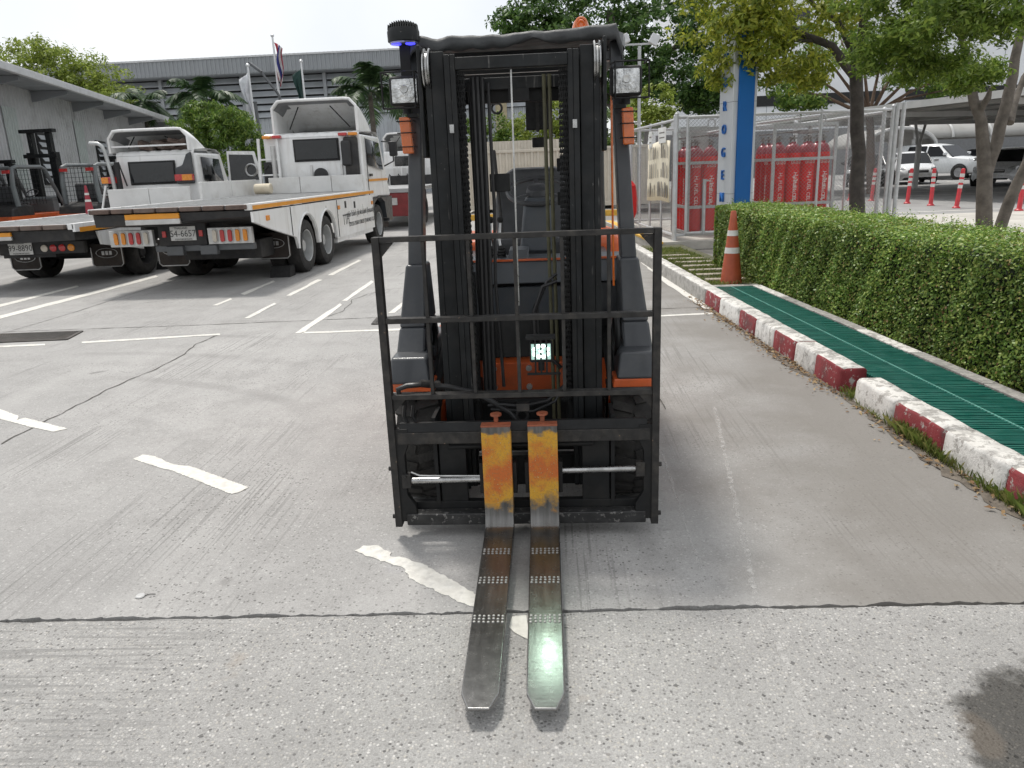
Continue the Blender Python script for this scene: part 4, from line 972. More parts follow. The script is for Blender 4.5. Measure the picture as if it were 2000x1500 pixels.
def fence_panel(label, o, u, L, H, nmid, top=True, link=True, rail_r=.024):
    t = thing('chain_link_fence', label, 'fence', o); u = Vector(u); z = Vector((0,0,1))
    for k in range(nmid+2):
        s = L*k/(nmid+1); MB().cyl(u*s, u*s + z*H, .032 if k in (0, nmid+1) else .022, 12).build('post', M_silver, t)
    for h in (.09, H-.04): MB().cyl(u*.02 + z*h, u*(L-.02) + z*h, rail_r, 10).build('rail', M_silver, t)
    for k in (0, nmid+1):
        s = L*k/(nmid+1); MB().lathe([(.036,0),(.036,.02),(.02,.04),(.001,.045)], Matrix.Translation(u*s + z*H), 12).build('post_cap', M_silver, t)
    if link: chainlink(t, (0,0,0), u, L, .1, H-.06)
    return t
fence_panel('chain link fence panel with silver posts behind the blue pillar', FB, fx, 3.62, 2.03, 2)
fence_panel('chain link side panel of the gas cage carrying the cream notice sheets', FB + fy*.08, fy, 3.7, 2.0, 3)
fence_panel('chain link back panel of the gas cage behind the red cylinders', FB + fy*3.9, fx, 3.6, 2.0, 2, link=False)
fence_panel('chain link far side of the gas cage beyond the red cylinders', FB + fx*3.55 + fy*.15, fy, 3.7, 2.0, 2)
gt = thing('fence_gate', 'open chain link gate folded against the end post beside the dark tree trunk', 'gate', FB + fx*3.68 + Vector((0,-.02,0)))
for k in (0, .10): MB().cyl((k,0,.02),(k,0,2.09),.034,12).build('gate_post', M_silver, gt)
MB().cyl((-.06,0,1.2),(.13,0,1.2),.02,8).build('hinge', M_silver, gt)
MB().cyl((-.06,0,.25),(.13,0,.25),.02,8).build('hinge', M_silver, gt)
ig = thing('gate_leaf', 'inner gate leaf of the cage with pale pipe frame left of the pillar', 'gate', FB + fx*.17 - fy*.05)
for a, b in (((0,0,.12),(0,0,1.98)),((0,0,1.98),(1.0,.1,1.98)),((1.0,.1,1.98),(1.0,.1,.12)),((0,0,.12),(1.0,.1,.12))): MB().cyl(a, b, .024, 10).build('frame_pipe', M_silver, ig)
chainlink(ig, (0,0,0), Vector((1,.1,0)).normalized(), 1.0, .14, 1.96)
MB().cyl((.30,.02,.10),(.30,.02,1.0),.03,10).build('latch_post', M_galv, ig)
MB().box(.28,.36,-.01,.03,.96,.99).build('latch', M_galv, ig)
# roof rails of the cage
rr = thing('cage_roof_rail', 'thin pale pipe running across the top of the gas cage', 'pipe', FB + Vector((1.2,1.6,1.9)))
MB().tube([(-.4,0,-.12),(.6,.1,.02),(2.4,.2,.18)], .022, 8).build('pipe', M_silver, rr)

# ---- racks of red cylinders
M_redcyl = mat('red_cylinder_paint', (.70,.02,.018), .4, var=.12, scale=4, dirt=.35, dirtcol=(.25,.02,.02), dscale=3, spec=.25)
def by_object(m, col, k=.6):
    n = m.node_tree; p = [q for q in n.nodes if q.type == 'BSDF_PRINCIPLED'][0]; c0 = p.inputs['Base Color'].links[0].from_socket
    n.links.new(_mix(n, _math(n, 'MULTIPLY', n.nodes.new('ShaderNodeObjectInfo').outputs['Random'], k), c0, col), p.inputs['Base Color'])
by_object(M_redcyl, (.36,.025,.028), .45)
M_marooncyl = mat('maroon_shoulder_paint', (.27,.02,.035), .4, var=.15, scale=5, coat=.15)
M_brass = mat('valve_metal', (.20,.19,.18), .4, .8, var=.4, scale=20)
M_wtext = mat('white_stencil', (.72,.71,.68), .6)
def cylinder_proto():
    t = thing('gas_cylinder', 'x', 'gas cylinder')
    MB().lathe([(.115,0),(.122,.015),(.122,1.30),(.121,1.32)], None, 20).build('body', M_redcyl, t)
    MB().lathe([(.1212,1.32),(.117,1.37),(.098,1.425),(.065,1.465),(.036,1.48),(.034,1.51)], None, 20).build('shoulder', M_marooncyl, t)
    v = MB().cyl((0,0,1.51),(0,0,1.60),.017,8); v.cyl((-.05,0,1.57),(.05,0,1.57),.012,8); v.lathe([(.034,1.60),(.034,1.615),(.004,1.62)], None, 10); v.build('valve', M_brass, t)
    return t
cp = cylinder_proto(); first = True
ordn = ['first','second','third','fourth']
def rack(o, nx, ny, wher, name):
    global first
    t = thing('cylinder_rack', 'galvanised steel rack around the red gas cylinders ' + wher, 'rack', o); p = .262
    W, D = nx*p + .04, ny*p + .04
    c = [Vector((0,0,0)), fx*W, fx*W + fy*D, fy*D]
    for q in c: MB().bar(q, q + Vector((0,0,1.85)), .05, .05).build('upright', M_galv, t)
    for z in (.05, .50, 1.26, 1.83):
        for i in range(4): MB().bar(c[i] + Vector((0,0,z)), c[(i+1)%4] + Vector((0,0,z)), .035, .05).build('rail', M_galv, t)
    MB().hexa([tuple(q) for q in c] + [tuple(q + Vector((0,0,.04))) for q in c]).build('floor', M_galv, t)
    for k in range(3):
        a = fy*(D*(k+.5)/3); MB().tube([a + Vector((.05,0,1.70)), a + fx*(W*.5) + Vector((0,0,1.74)), a + fx*(W-.05) + Vector((0,0,1.70))], .012, 6).build('manifold_pipe', M_brass, t)
    for s in (.3, .7): MB().tube([fx*(W*s) + Vector((0,0,1.83)), fx*(W*s) + Vector((0,0,1.95)), fx*(W*s+.06) + Vector((0,0,1.99)), fx*(W*s+.12) + Vector((0,0,1.95)), fx*(W*s+.12) + Vector((0,0,1.83))], .012, 6).build('lifting_hoop', M_galv, t)
    for j in range(ny):
        for i in range(nx):
            if i > 0 and j > 0 and i < nx-1 and j < ny-1: continue
            q = Vector(o) + fx*(.02 + p*(i+.5)) + fy*(.02 + p*(j+.5)) + Vector((0,0,.045))
            r = cp if first else copy_tree(cp); first = False
            r.location = q + Vector((random.uniform(-.006,.006), random.uniform(-.006,.006), 0)); r.rotation_euler.z = random.uniform(-.25,.25)
            if j == 0: lab = 'red cylinder, %s from left in front row of rack %s' % (ordn[i], wher)
            elif i == 0: lab = 'red cylinder, %s back on left side of rack %s' % (ordn[j], wher)
            elif i == nx-1: lab = 'red cylinder, %s back on right side of rack %s' % (ordn[j], wher)
            else: lab = 'red cylinder, %s from left in back row of rack %s' % (ordn[i], wher)
            tag(r, lab, 'gas cylinder', 'red gas cylinders in racks')
            if j == 0 or (i == 0 and j < 2):
                yd = fx.angle(Vector((1,0,0))); r.rotation_euler.z = 0
                front = j == 0; nrm = -fy if front else -fx
                rot = (rad(90), rad(-90), math.atan2(fx.y, fx.x)) if front else (rad(90), rad(-90), math.atan2(fx.y, fx.x) - rad(90))
                body = [k for k in r.children if k.name.startswith('body')][0]
                lettering('lettering', 'H₂ FUEL CELL' if (i + j) % 2 == 0 else 'ไฮโดรเจน H₂', .09, M_wtext, body, nrm*.1225 + Vector((0,0,.72)), (rad(90), rad(90), math.atan2(fx.y, fx.x) - (0 if front else rad(90))), .0008)
                lettering('lettering', 'บีไอจี', .085, M_wtext, body, nrm*.123 + Vector((0,0,1.16)), (rad(90), 0, math.atan2(fx.y, fx.x) - (0 if front else rad(90))), .0008)
rack(FB + fx*.42 + fy*.75, 4, 4, 'behind the gate leaf', 'a')
rack(FB + fx*1.88 + fy*.62, 4, 4, 'behind the dark tree trunk', 'b')
M_cream = mat('cream_paper', (.72,.66,.52), .8, var=.06, scale=3)
M_ink = mat('grey_print', (.16,.15,.14), .8, var=.3, scale=30)
po = thing('notice_sheet', 'cream notice with rows of grey cylinder pictures tied to the cage fence', 'notice', FB + fy*.25 + Vector((-.035,0,.62)))
pn = lambda a, z, d=0: tuple(fy*a + Vector((-.002-d, 0, z)))
rows = [[pn(a, z + .02*math.sin(a*3), .012*math.sin(a*5+z*3)) for a in np.linspace(0, 1.75, 15)] for z in (0,.3,.6,.9,1.02)]
MB().grid(rows).build('paper', M_cream, po, solid=.003)
pr = MB()
for k in range(13):
    for r_ in range(3):
        if random.random() < .12: continue
        a = .08 + k*.128; z = .07 + r_*.33; h = random.choice((.13,.2,.24,.24)); w_ = random.choice((.03,.05,.07))
        zz = lambda v, aa: v + .02*math.sin(aa*3)
        d = .018 + .012*math.sin(a*5+z*3)
        pr.add([pn(a, zz(z,a), d), pn(a+w_, zz(z,a), d), pn(a+w_, zz(z+h,a), d), pn(a+w_*.7, zz(z+h+.02,a), d), pn(a+w_*.3, zz(z+h+.02,a), d), pn(a, zz(z+h,a), d)], [(0,1,2,3,4,5)])
tag(pr.build('printed_pictures', M_ink, po, smooth=0), kind='stuff')
M_sign = mat('white_sign', (.68,.68,.66), .6, var=.1)
for k, (a, z, w_, h_, lab) in enumerate(((.55,1.62,.55,.26,'small white sign board hung near the top of the cage fence'),(1.6,1.55,.25,.3,'narrow white notice hung on the far part of the cage fence'))):
    tt = thing('sign_board', lab, 'sign', FB + fy*a + Vector((-.04,0,z)))
    MB().hexa([tuple(fy*p + Vector((-.006*q, 0, v))) for v in (0, h_) for p, q in ((0,1),(w_,1),(w_,0),(0,0))]).build('board', M_sign, tt)
    for r_ in range(2): MB().add([tuple(fy*(w_*.15) + Vector((-.008,0,h_*(.3+.32*r_)))), tuple(fy*(w_*.85) + Vector((-.008,0,h_*(.3+.32*r_)))), tuple(fy*(w_*.85) + Vector((-.008,0,h_*(.38+.32*r_)))), tuple(fy*(w_*.15) + Vector((-.008,0,h_*(.38+.32*r_))))], [(0,1,2,3)]).build('text_line', M_ink, tt)
rb = thing('red_hose_cover', 'folded red cloth cover hanging at the far end of the cage fence', 'cover', FB + fy*3.3 + Vector((-.12,0,.0)))
MB().lathe([(.10,.18),(.16,.3),(.17,.55),(.13,.85),(.05,.95)], None, 10).build('cloth', M_redcyl, rb, smooth=20)
MB().cyl((0,0,0),(0,0,.2),.03,8).build('stand', M_galv, rb)
cb = thing('switch_cabinet', 'grey-green metal cabinet on posts inside the gas cage', 'cabinet', FB + fx*.75 + fy*2.6)
MB().box(0,.55,0,.25,1.0,1.95).build('box', mat('cabinet_grey', (.30,.33,.32), .5), cb, bevel=.01); MB().box(.02,.08,.08,.16,0,1.0).build('leg', M_galv, cb); MB().box(.47,.53,.08,.16,0,1.0).build('leg', M_galv, cb)

# ---- the blue HYDROGEN pillar
M_pgrey = mat('pillar_silver', (.50,.52,.54), .45, .2, var=.06, scale=2); M_pblue = mat('pillar_blue', (.003,.095,.31), .5, var=.06, scale=2, spec=.3); M_pblue2 = mat('pillar_letter_blue', (.008,.11,.38), .4)
HP = thing('sign_pillar', 'tall silver and blue pillar sign with blue letters down its left face', 'pillar', (2.77, 12.2, .05), rad(15))
MB().box(-.19,.19,-.20,.22,0,3.5).build('shaft', M_pgrey, HP, bevel=.01)
MB().box(-.115,.125,-.245,-.2,0,3.5).build('blue_strip', M_pblue, HP, bevel=.004)
for z in (.9, 2.2): MB().box(-.1915,.1915,-.2015,.2215,z,z+.004).build('panel_joint', M_black, HP)
for i, ch in enumerate('HYDROGEN'):
    lettering('letter', ch, .20, M_pblue2, HP, (-.20, .02, 3.13 - i*.327), (rad(90), 0, rad(-90)), .018, sx=.8)

# ------------------------------------------------------------------ delineator posts by the car park
M_dred = mat('delineator_red', (.50,.03,.04), .45, var=.15, scale=8)
proto = None
labs = ['red and white flexible post seen through the fence mesh, just left of the dark trunk', 'red and white flexible post seen through the fence mesh right of the dark trunk', 'red and white flexible post in front of the white sedan', 'red and white flexible post between the white sedan and the white pickup', 'red and white flexible post in front of the white pickup grille', 'red and white flexible post behind the leaning tree stem']
for lab, (x, y) in zip(labs, ((9.65,26.2),(10.1,25.6),(10.32,23.55),(10.4,22.28),(10.42,20.92),(11.07,19.3))):
    if proto is None:
        t = thing('delineator_post', lab, 'post', (x,y,.005))
        MB().lathe([(.095,0),(.095,.02),(.065,.045),(.055,.06),(.05,.9),(.045,.98),(.02,.995)], None, 16).build('post', M_dred, t)
        for z in (.50,.64,.78): MB().lathe([(.0545,z),(.0535,z+.085)], None, 16, cap=False).build('reflective_band', M_conew, t)
        proto = t
    else: t = copy_tree(proto)
    t.location = (x,y,.005); t.rotation_euler = (random.uniform(-.02,.02), rad(random.uniform(0,4)), 0); tag(t, lab, 'post', 'delineator posts by the car park')
# ------------------------------------------------------------------ trees
L_yel = leafmat('yellow_green_leaf', (.13,.18,.02), (.235,.285,.03), (.42,.43,.06), .45, .5)
L_fresh = leafmat('fresh_green_leaf', (.075,.13,.02), (.135,.215,.03), (.25,.33,.06), .45, .5)
L_dark = leafmat('dark_green_leaf', (.03,.07,.016), (.06,.13,.026), (.13,.22,.05), .4, .5)
L_mid = leafmat('mid_green_leaf', (.06,.12,.02), (.11,.20,.03), (.24,.32,.06), .4, .5)
L_lime = leafmat('lime_leaf', (.13,.18,.025), (.21,.28,.04), (.34,.40,.08), .45, .5)
L_palm = leafmat('palm_leaf', (.02,.045,.018), (.04,.08,.03), (.08,.13,.05), .3, .45)
def rel(pts, o): return [tuple(Vector(p) - Vector(o)) for p in pts]
def blob(px, py, Y, rx, ry, rz, o): return (tuple(at(px, py, Y) - Vector(o)), rx, ry, rz)
# dark-trunked tree in front of the cage, yellow-green crown
o = Vector((5.02, 12.95, .0)); Y = 12.95
q = lambda *a: [tuple(at(px, py, Y+dy) - o) for px, py, dy in a]
tree('slim dark-trunked tree with yellow-green crown in front of the chain link cage', o, [
    (q((1678,470,0),(1674,410,0),(1678,300,0),(1674,210,0),(1672,135,0),(1685,60,0),(1692,-40,0),(1690,-140,0)), [.14,.12,.105,.10,.095,.07,.05,.035]),
    (q((1672,150,0),(1625,90,-.2),(1570,68,-.4),(1525,45,-.5),(1480,30,-.6)), [.085,.06,.045,.03,.02]),
    (q((1674,115,0),(1640,45,.1),(1590,10,.2),(1550,-40,.2)), [.07,.05,.035,.02]),
    (q((1684,110,0),(1712,85,-.3),(1745,60,-.6),(1790,20,-.9)), [.055,.04,.03,.02]),
    (q((1676,205,0),(1668,160,.2),(1700,100,.4)), [.03,.025,.02]),
    (q((1600,78,-.3),(1545,80,-.5),(1510,105,-.6)), [.03,.022,.012])],
    [blob(1410,75,12.4,.62,.7,.50,o), blob(1480,20,12.4,.8,.9,.55,o), blob(1500,110,12.2,.5,.6,.36,o), blob(1435,140,12.3,.40,.5,.30,o), blob(1575,140,12.6,.42,.6,.28,o), blob(1580,40,12.5,.7,.8,.45,o), blob(1680,-10,12.6,.8,.9,.5,o), blob(1455,60,11.7,.45,.35,.35,o), blob(1470,-5,11.7,.6,.4,.4,o), blob(1400,-60,12.6,.9,.9,.6,o), blob(1560,-90,12.6,1.2,1.0,.6,o)],
    L_yel, 40, 34, .18, .10, M_bark_dark, aspect=.36, droop=.5, shell=.3)
# twin-stemmed grey tree at the right with feathery leaves
o = Vector((6.62, 12.3, .0)); Y = 12.3
tree('grey-barked tree forking into two stems, feathery green leaves, right of the car park posts', o, [
    (q((1922,470,0),(1922,432,0),(1924,333,0),(1916,234,0),(1902,198,0),(1892,120,.0),(1870,40,0),(1850,-60,0)), [.125,.115,.105,.08,.07,.055,.04,.03]),
    (q((1926,340,0),(1947,279,0),(1965,207,0),(1978,150,0),(1990,80,0),(2010,0,0),(2020,-80,0)), [.09,.085,.08,.072,.06,.045,.035]),
    (q((1912,222,0),(1930,190,-.2),(1936,170,-.3)), [.055,.045,.02]), (q((1972,240,0),(1982,200,.2),(2000,150,.4),(2040,100,.5)), [.06,.05,.04,.03])],
    [blob(1800,50,10.2,.95,.9,.36,o), blob(1740,110,10.6,.55,.6,.22,o), blob(1870,30,9.8,.8,.8,.34,o), blob(1960,25,9.4,.8,.8,.3,o), blob(1830,130,10.8,.55,.6,.24,o), blob(1760,-20,10.5,.9,.8,.35,o), blob(1900,150,11.2,.4,.5,.2,o), blob(1990,-40,9.4,1.2,1,.4,o), blob(1880,-70,10,1.2,1,.4,o)],
    L_fresh, 52, 46, .17, .085, M_bark, aspect=.34, droop=.15, shell=.15)
o = Vector((6.9, 12.6, .0)); Y = 12.6
tree('grey stem leaning right beside the forked tree at the photo edge', o, [(q((1945,480,0),(1956,437,0),(1975,385,0),(2000,333,0),(2040,240,0),(2080,100,0)), [.10,.09,.085,.08,.06,.04])],
    [blob(2100,30,12.4,.6,.6,.4,o)], L_fresh, 20, 30, .17, .085)
# spreading thin tree over the carport, branches showing
o = Vector((10.2, 30, 0)); Y = 30
br = [(q((1700,420,0),(1700,300,0),(1698,225,0)), [.17,.15,.12])]
for (px, py) in ((1540,120),(1590,80),(1640,70),(1680,60),(1730,70),(1780,80),(1830,110),(1870,140),(1510,165),(1850,175),(1610,110),(1760,120)):
    mx_, my_ = (px*.45 + 1698*.55), (py*.35 + 215*.65)
    br.append((q((1698,228,0),(mx_,my_-8,random.uniform(-1,1)),(px,py,random.uniform(-2,2))), [.075,.05,.02]))
tree('wide spreading tree with bare fanning branches above the carport roof', o, br,
    [blob(1545,170,29,1.3,1.4,.32,o), blob(1600,120,30,1.5,1.5,.45,o), blob(1720,100,30,1.6,1.5,.4,o), blob(1800,150,29,1.4,1.3,.4,o), blob(1860,170,30,1.1,1.2,.3,o), blob(1640,60,31,1.8,1.5,.5,o), blob(1790,70,31,1.6,1.5,.5,o), blob(1570,200,28.5,.8,.8,.2,o)],
    L_mid, 34, 34, .35, .17, mat('reddish_bark', (.13,.085,.06), .9, var=.3), aspect=.4, shell=.3)
# the big dark tree behind the mast, and smaller ones
o = Vector((4.3, 31, 0)); Y = 31
tree('big dense dark green tree standing tall behind the forklift roof', o, [(q((1210,420,0),(1212,250,0),(1205,120,0),(1190,20,0)), [.4,.32,.25,.15]), (q((1212,230,0),(1290,120,.5),(1350,60,.5)), [.2,.13,.06]), (q((1210,220,0),(1120,120,.5),(1060,60,.5)), [.2,.13,.06])],
    [blob(1080,70,30,1.6,1.6,1.1,o), blob(1030,45,30,1.3,1.2,.75,o), blob(1180,30,31,1.9,1.8,1.4,o), blob(1290,60,30,2.0,1.8,1.4,o), blob(1390,60,30.5,1.5,1.6,1.3,o), blob(1330,160,29.5,1.6,1.5,1.0,o), blob(1230,150,30,1.5,1.5,1.0,o), blob(1120,130,31,1.4,1.4,.9,o), blob(1380,190,30,1.0,1.2,.55,o), blob(1100,-40,31,2,1.6,1.2,o), blob(1280,-60,31,2.6,2,1.4,o), blob(1010,90,30.5,.8,.8,.45,o)],
    L_dark, 95, 36, .34, .17, aspect=.5, shell=.35)
o = Vector((2.9, 25.5, 0)); Y = 25.5
tree('small lime green tree between the floodlight pole and the cage', o, [(q((1255,400,0),(1258,300,0),(1268,220,0)), [.1,.08,.05])],
    [blob(1275,200,25.5,.75,.7,.55,o), blob(1240,230,25.2,.55,.6,.5,o), blob(1285,230,25,.5,.5,.35,o)], L_lime, 50, 34, .2, .11)
o = Vector((.4, 27.5, 0)); Y = 27.5
tree('yellowish green tree seen through the mast above the pale container', o, [(q((1085,400,0),(1086,300,0),(1090,230,0)), [.12,.1,.06])],
    [blob(1085,225,27.5,.9,.8,.7,o), blob(1115,260,27.3,.6,.7,.6,o), blob(1040,250,27.6,.8,.7,.55,o)], L_lime, 55, 34, .22, .12)
o = Vector((-2.6, 30, 0)); Y = 30
tree('rounded dark green bush seen through the mast behind the pale container', o, [(q((945,410,0),(946,330,0),(950,270,0)), [.1,.09,.05])],
    [blob(960,250,30,.9,.8,.6,o), blob(915,262,30,.8,.8,.6,o), blob(1000,275,29.8,.6,.6,.4,o)], L_mid, 60, 34, .22, .12)
o = Vector((4.4, 37, 0)); Y = 37
tree('leafy green tree low behind the forklift, left of the gas cage', o, [(q((1180,400,0),(1182,310,0),(1185,250,0)), [.14,.12,.08])],
    [blob(1180,250,37,1.3,1.1,1.0,o), blob(1215,280,36.5,1.1,1,.9,o), blob(1150,285,36.5,1.1,1,.8,o), blob(1240,240,37,1.0,1,.8,o), blob(1190,310,36,1.4,1,.6,o)], L_mid, 60, 34, .28, .15)
# left: airy tree behind the shed, mango tree, palms
o = Vector((-27, 43, 0)); Y = 43
tree('airy light green tree with layered branches rising behind the grey shed roof', o, [(q((90,420,0),(92,300,0),(100,180,0)), [.35,.3,.2]), (q((95,230,0),(40,150,0),(0,110,0)), [.15,.1,.05]), (q((97,220,0),(160,160,0),(220,170,0)), [.15,.1,.05])],
    [blob(20,120,42,2.6,2,.6,o), blob(70,100,43,2.3,2,.6,o), blob(120,120,43,2.4,2,.6,o), blob(170,145,43,1.9,2,.5,o), blob(215,180,43,1.5,1.6,.6,o), blob(100,160,42,2.4,2,.6,o), blob(165,185,42,2.0,1.8,.55,o), blob(20,165,42,2.2,2,.6,o), blob(235,195,42,.9,1.2,.35,o)],
    L_lime, 48, 36, .5, .2, aspect=.4, shell=.25)
o = Vector((-14.8, 28, 0)); Y = 28
tree('round bushy mango tree with fresh yellow-green tips behind the open truck door', o, [(q((420,420,0),(420,330,0),(425,270,0)), [.16,.14,.1])],
    [blob(425,250,27.5,1.25,1.2,.85,o), blob(370,270,27.8,.9,.9,.7,o), blob(470,285,27.4,.85,.9,.85,o), blob(400,225,27.6,.75,.8,.45,o), blob(455,240,27.4,.7,.8,.5,o), blob(430,310,27.2,1.2,1,.7,o), blob(490,315,27.4,.5,.6,.5,o)], L_mid, 70, 40, .21, .15, aspect=.26, droop=.7)
def palm(label, px, py_c, Y, nf, L, base_py=420, dens=1):
    top = at(px, py_c, Y); o = Vector((top.x, Y, 0)); t = thing('palm_tree', label, 'palm', o, 0, 'palms in front of the warehouse')
    zc = top.z; MB().tube([(0,0,0),(.05,0,zc*.5),(0,0,zc)], [.16,.12,.09], 10).build('trunk', M_bark, t)
    for i in range(nf):
        a = 2*math.pi*i/nf + random.uniform(-.25,.25); el = random.uniform(-.15, 1.15); l = L*random.uniform(.8,1.1); pts = []
        for k in range(9):
            s = k/8; rr = l*s*math.cos(el*.8)*(1-.12*s); zz = l*(math.sin(el)*s - .75*s*s*(1.0-.25*el))
            pts.append(Vector((rr*math.cos(a), rr*math.sin(a), zc+zz)))
        V = []; F = []
        mbf = MB().tube(pts, [.03,.026,.022,.018,.015,.012,.01,.008,.005], 5)
        for k in range(40):
            s = .12 + .88*k/40; f = s*8; i0 = min(7, int(f)); p = pts[i0].lerp(pts[i0+1], f-i0); d = (pts[i0+1]-pts[i0]).normalized()
            sd = d.cross(Vector((0,0,1))).normalized(); ll = L*.30*math.sin(math.pi*min(1, s*.9+.12))**.6*random.uniform(.8,1.1)
            for sg in (-1, 1):
                e = p + sd*sg*ll*.75 + d*ll*.45 + Vector((0,0,-ll*random.uniform(.25,.6))); m_ = p.lerp(e,.5) + Vector((0,0,ll*.10))
                w_ = d*.022*L/1.6
                mbf.add([p-w_, m_-w_*1.2, e, m_+w_*1.2, p+w_], [(0,1,2,3,4)])
        mbf.build('frond', L_palm, t, smooth=0, fix=False)
    return t
palm('palm with drooping fronds standing closest to the forklift mast', 722, 180, 33, 16, 2.5)
palm('palm with a full crown rising behind the mango tree', 395, 190, 37, 14, 2.5)
palm('shorter palm half hidden by the shed roof', 280, 200, 39, 13, 2.2)
# ------------------------------------------------------------------ corrugated sheet helper
def corrugated(p0, u, L, h, pitch, depth, outn, m=0, mb=None, up=(0,0,1)):
    """sheet of vertical ribs: origin p0, run u*L, rise up*h, ribs towards outn"""
    mb = mb or MB(); p0, u, outn, up = Vector(p0), Vector(u), Vector(outn), Vector(up); n = int(L/pitch); A = []; Bq = []
    for k in range(n):
        for f, d in ((0,0),(.3,0),(.42,1),(.72,1),(.84,0)):
            s = (k+f)*pitch; q = p0 + u*s + outn*(d*depth); A.append(q); Bq.append(q + up*h)
    return mb.grid([A, Bq], m)
M_sheet = mat('grey_metal_sheet', (.40,.425,.45), .5, .25, var=.08, scale=1.2, dirt=.35, dirtcol=(.25,.25,.24), dscale=1.5)
M_sheet_d = mat('roof_sheet', (.27,.285,.30), .5, .3, var=.08, scale=1, dirt=.3, dirtcol=(.2,.2,.2), dscale=1)
M_shed = mat('weathered_shed_wall', (.42,.43,.44), .75, .05, var=.12, scale=.7, dirt=.7, dirtcol=(.22,.22,.215), dscale=1.4)
M_shed_pale = mat('translucent_sheet', (.36,.40,.39), .6, var=.08, scale=2)
M_fascia = mat('fascia_white', (.52,.53,.54), .5, var=.08, scale=2, dirt=.4, dirtcol=(.3,.3,.29))
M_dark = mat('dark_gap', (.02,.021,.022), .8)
# ---- long warehouse at the back
WY = 58
WH = thing('warehouse', 'long grey metal warehouse with corrugated roof fascia and louvred upper wall', 'building', (0, WY, 0))
corrugated((-36,0,0), (1,0,0), 38, 5.6, .3, .05, (0,-1,0)).build('wall', M_sheet, WH, smooth=0, fix=False)
for k in range(6):
    z = 5.65 + k*.48
    MB().prism([(0,z),(-.30,z),(-.30,z+.03),(-.06,z+.36),(0,z+.36)], lambda u,v,w:(w,u,v), -36, 2).build('louvre_blade', M_sheet, WH)
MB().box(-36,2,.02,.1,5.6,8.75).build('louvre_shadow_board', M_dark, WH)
corrugated((-37,-1.5,8.55), (1,0,0), 40, 1.05, .3, .05, (0,-1,0)).build('roof_fascia', M_sheet_d, WH, smooth=0, fix=False)
corrugated((-37,-1.5,9.62), (1,0,0), 40, 14, .3, .06, (0,-.12,1), up=Vector((0,1,.12))).build('roof', M_sheet_d, WH, smooth=0, fix=False)
MB().box(-37,3,-1.45,.0,8.5,8.56).build('soffit', M_sheet_d, WH); MB().box(-37,3,-1.6,-1.5,9.55,9.66).build('ridge_flashing', M_fascia, WH)
for x in range(-34, 2, 6): MB().box(x-.12,x+.12,-.36,-.06,0,8.5).build('column', M_sheet_d, WH)
MB().box(-3.9,-3.1,-.40,-.07,0,6.0).build('stained_strip', mat('yellowed_sheet', (.36,.31,.2), .7), WH)
MB().box(-36,2,.4,12,0,9.5).build('core', M_dark, WH)
# ---- grey shed at the left: long eave running away from us
A = Vector((-14.6, 21.2, 0)); D = Vector((-6.4, 23.7, 0)).normalized(); Nn = Vector((D.y, -D.x, 0))
SH = thing('shed', 'long grey metal shed with overhanging eave at the left edge', 'building', A)
S0, S1 = -9.0, 24.2
W0 = -Nn*.6
corrugated(tuple(W0 + D*S0), D, S1-S0, 4.35, .26, .03, Nn).build('wall', M_shed, SH, smooth=0, fix=False)
for k, s in enumerate((1.2, 7.4)):
    corrugated(tuple(W0 + D*s + Nn*.04 + Vector((0,0,1.4))), D, 1.1, 2.3, .2, .03, Nn).build('skylight_sheet', M_shed_pale, SH, smooth=0, fix=False)
for s in (3.4, 9.6):
    wf = MB().hexa([tuple(W0 + D*a + Nn*b + Vector((0,0,c))) for c in (1.5,3.1) for a, b in ((s,.03),(s+1.3,.03),(s+1.3,.09),(s,.09))]).build('window', M_dark, SH)
    for k in range(7):
        z = 1.56 + k*.22; MB().hexa([tuple(W0 + D*a + Nn*b + Vector((0,0,c+e))) for c in (z, z+.02) for a, b, e in ((s+.05,.08,.14),(s+1.25,.08,.14),(s+1.25,.16,0),(s+.05,.16,0))]).build('louvre', M_sheet, wf)
corrugated(tuple(D*S0 + Nn*.55 + Vector((0,0,4.45))), D, S1-S0+1, 9, .26, .04, (0,0,1), up=-Nn*.97 + Vector((0,0,.25))).build('roof', M_sheet_d, SH, smooth=0, fix=False)
MB().hexa([tuple(D*s + Nn*b + Vector((0,0,c))) for c in (4.30,4.50) for s, b in ((S0,.55),(S1+1,.55),(S1+1,.68),(S0,.68))]).build('gutter', M_fascia, SH, bevel=.02)
MB().hexa([tuple(D*s + Nn*b + Vector((0,0,c))) for c in (4.34,4.37) for s, b in ((S0,-.6),(S1+1,-.6),(S1+1,.55),(S0,.55))]).build('soffit', M_sheet_d, SH)
for k in range(8):
    s = -4 + k*3.9; MB().hexa([tuple(W0*(1-q) + D*(s+a) + Nn*(.45*q) + Vector((0,0,c))) for c0 in (0,1) for q, a in ((0,0),(0,.14),(1,.14),(1,0)) for c in [(4.0 if q == 0 else 4.22) if c0 == 0 else 4.33]]).build('eave_bracket', M_sheet_d, SH)
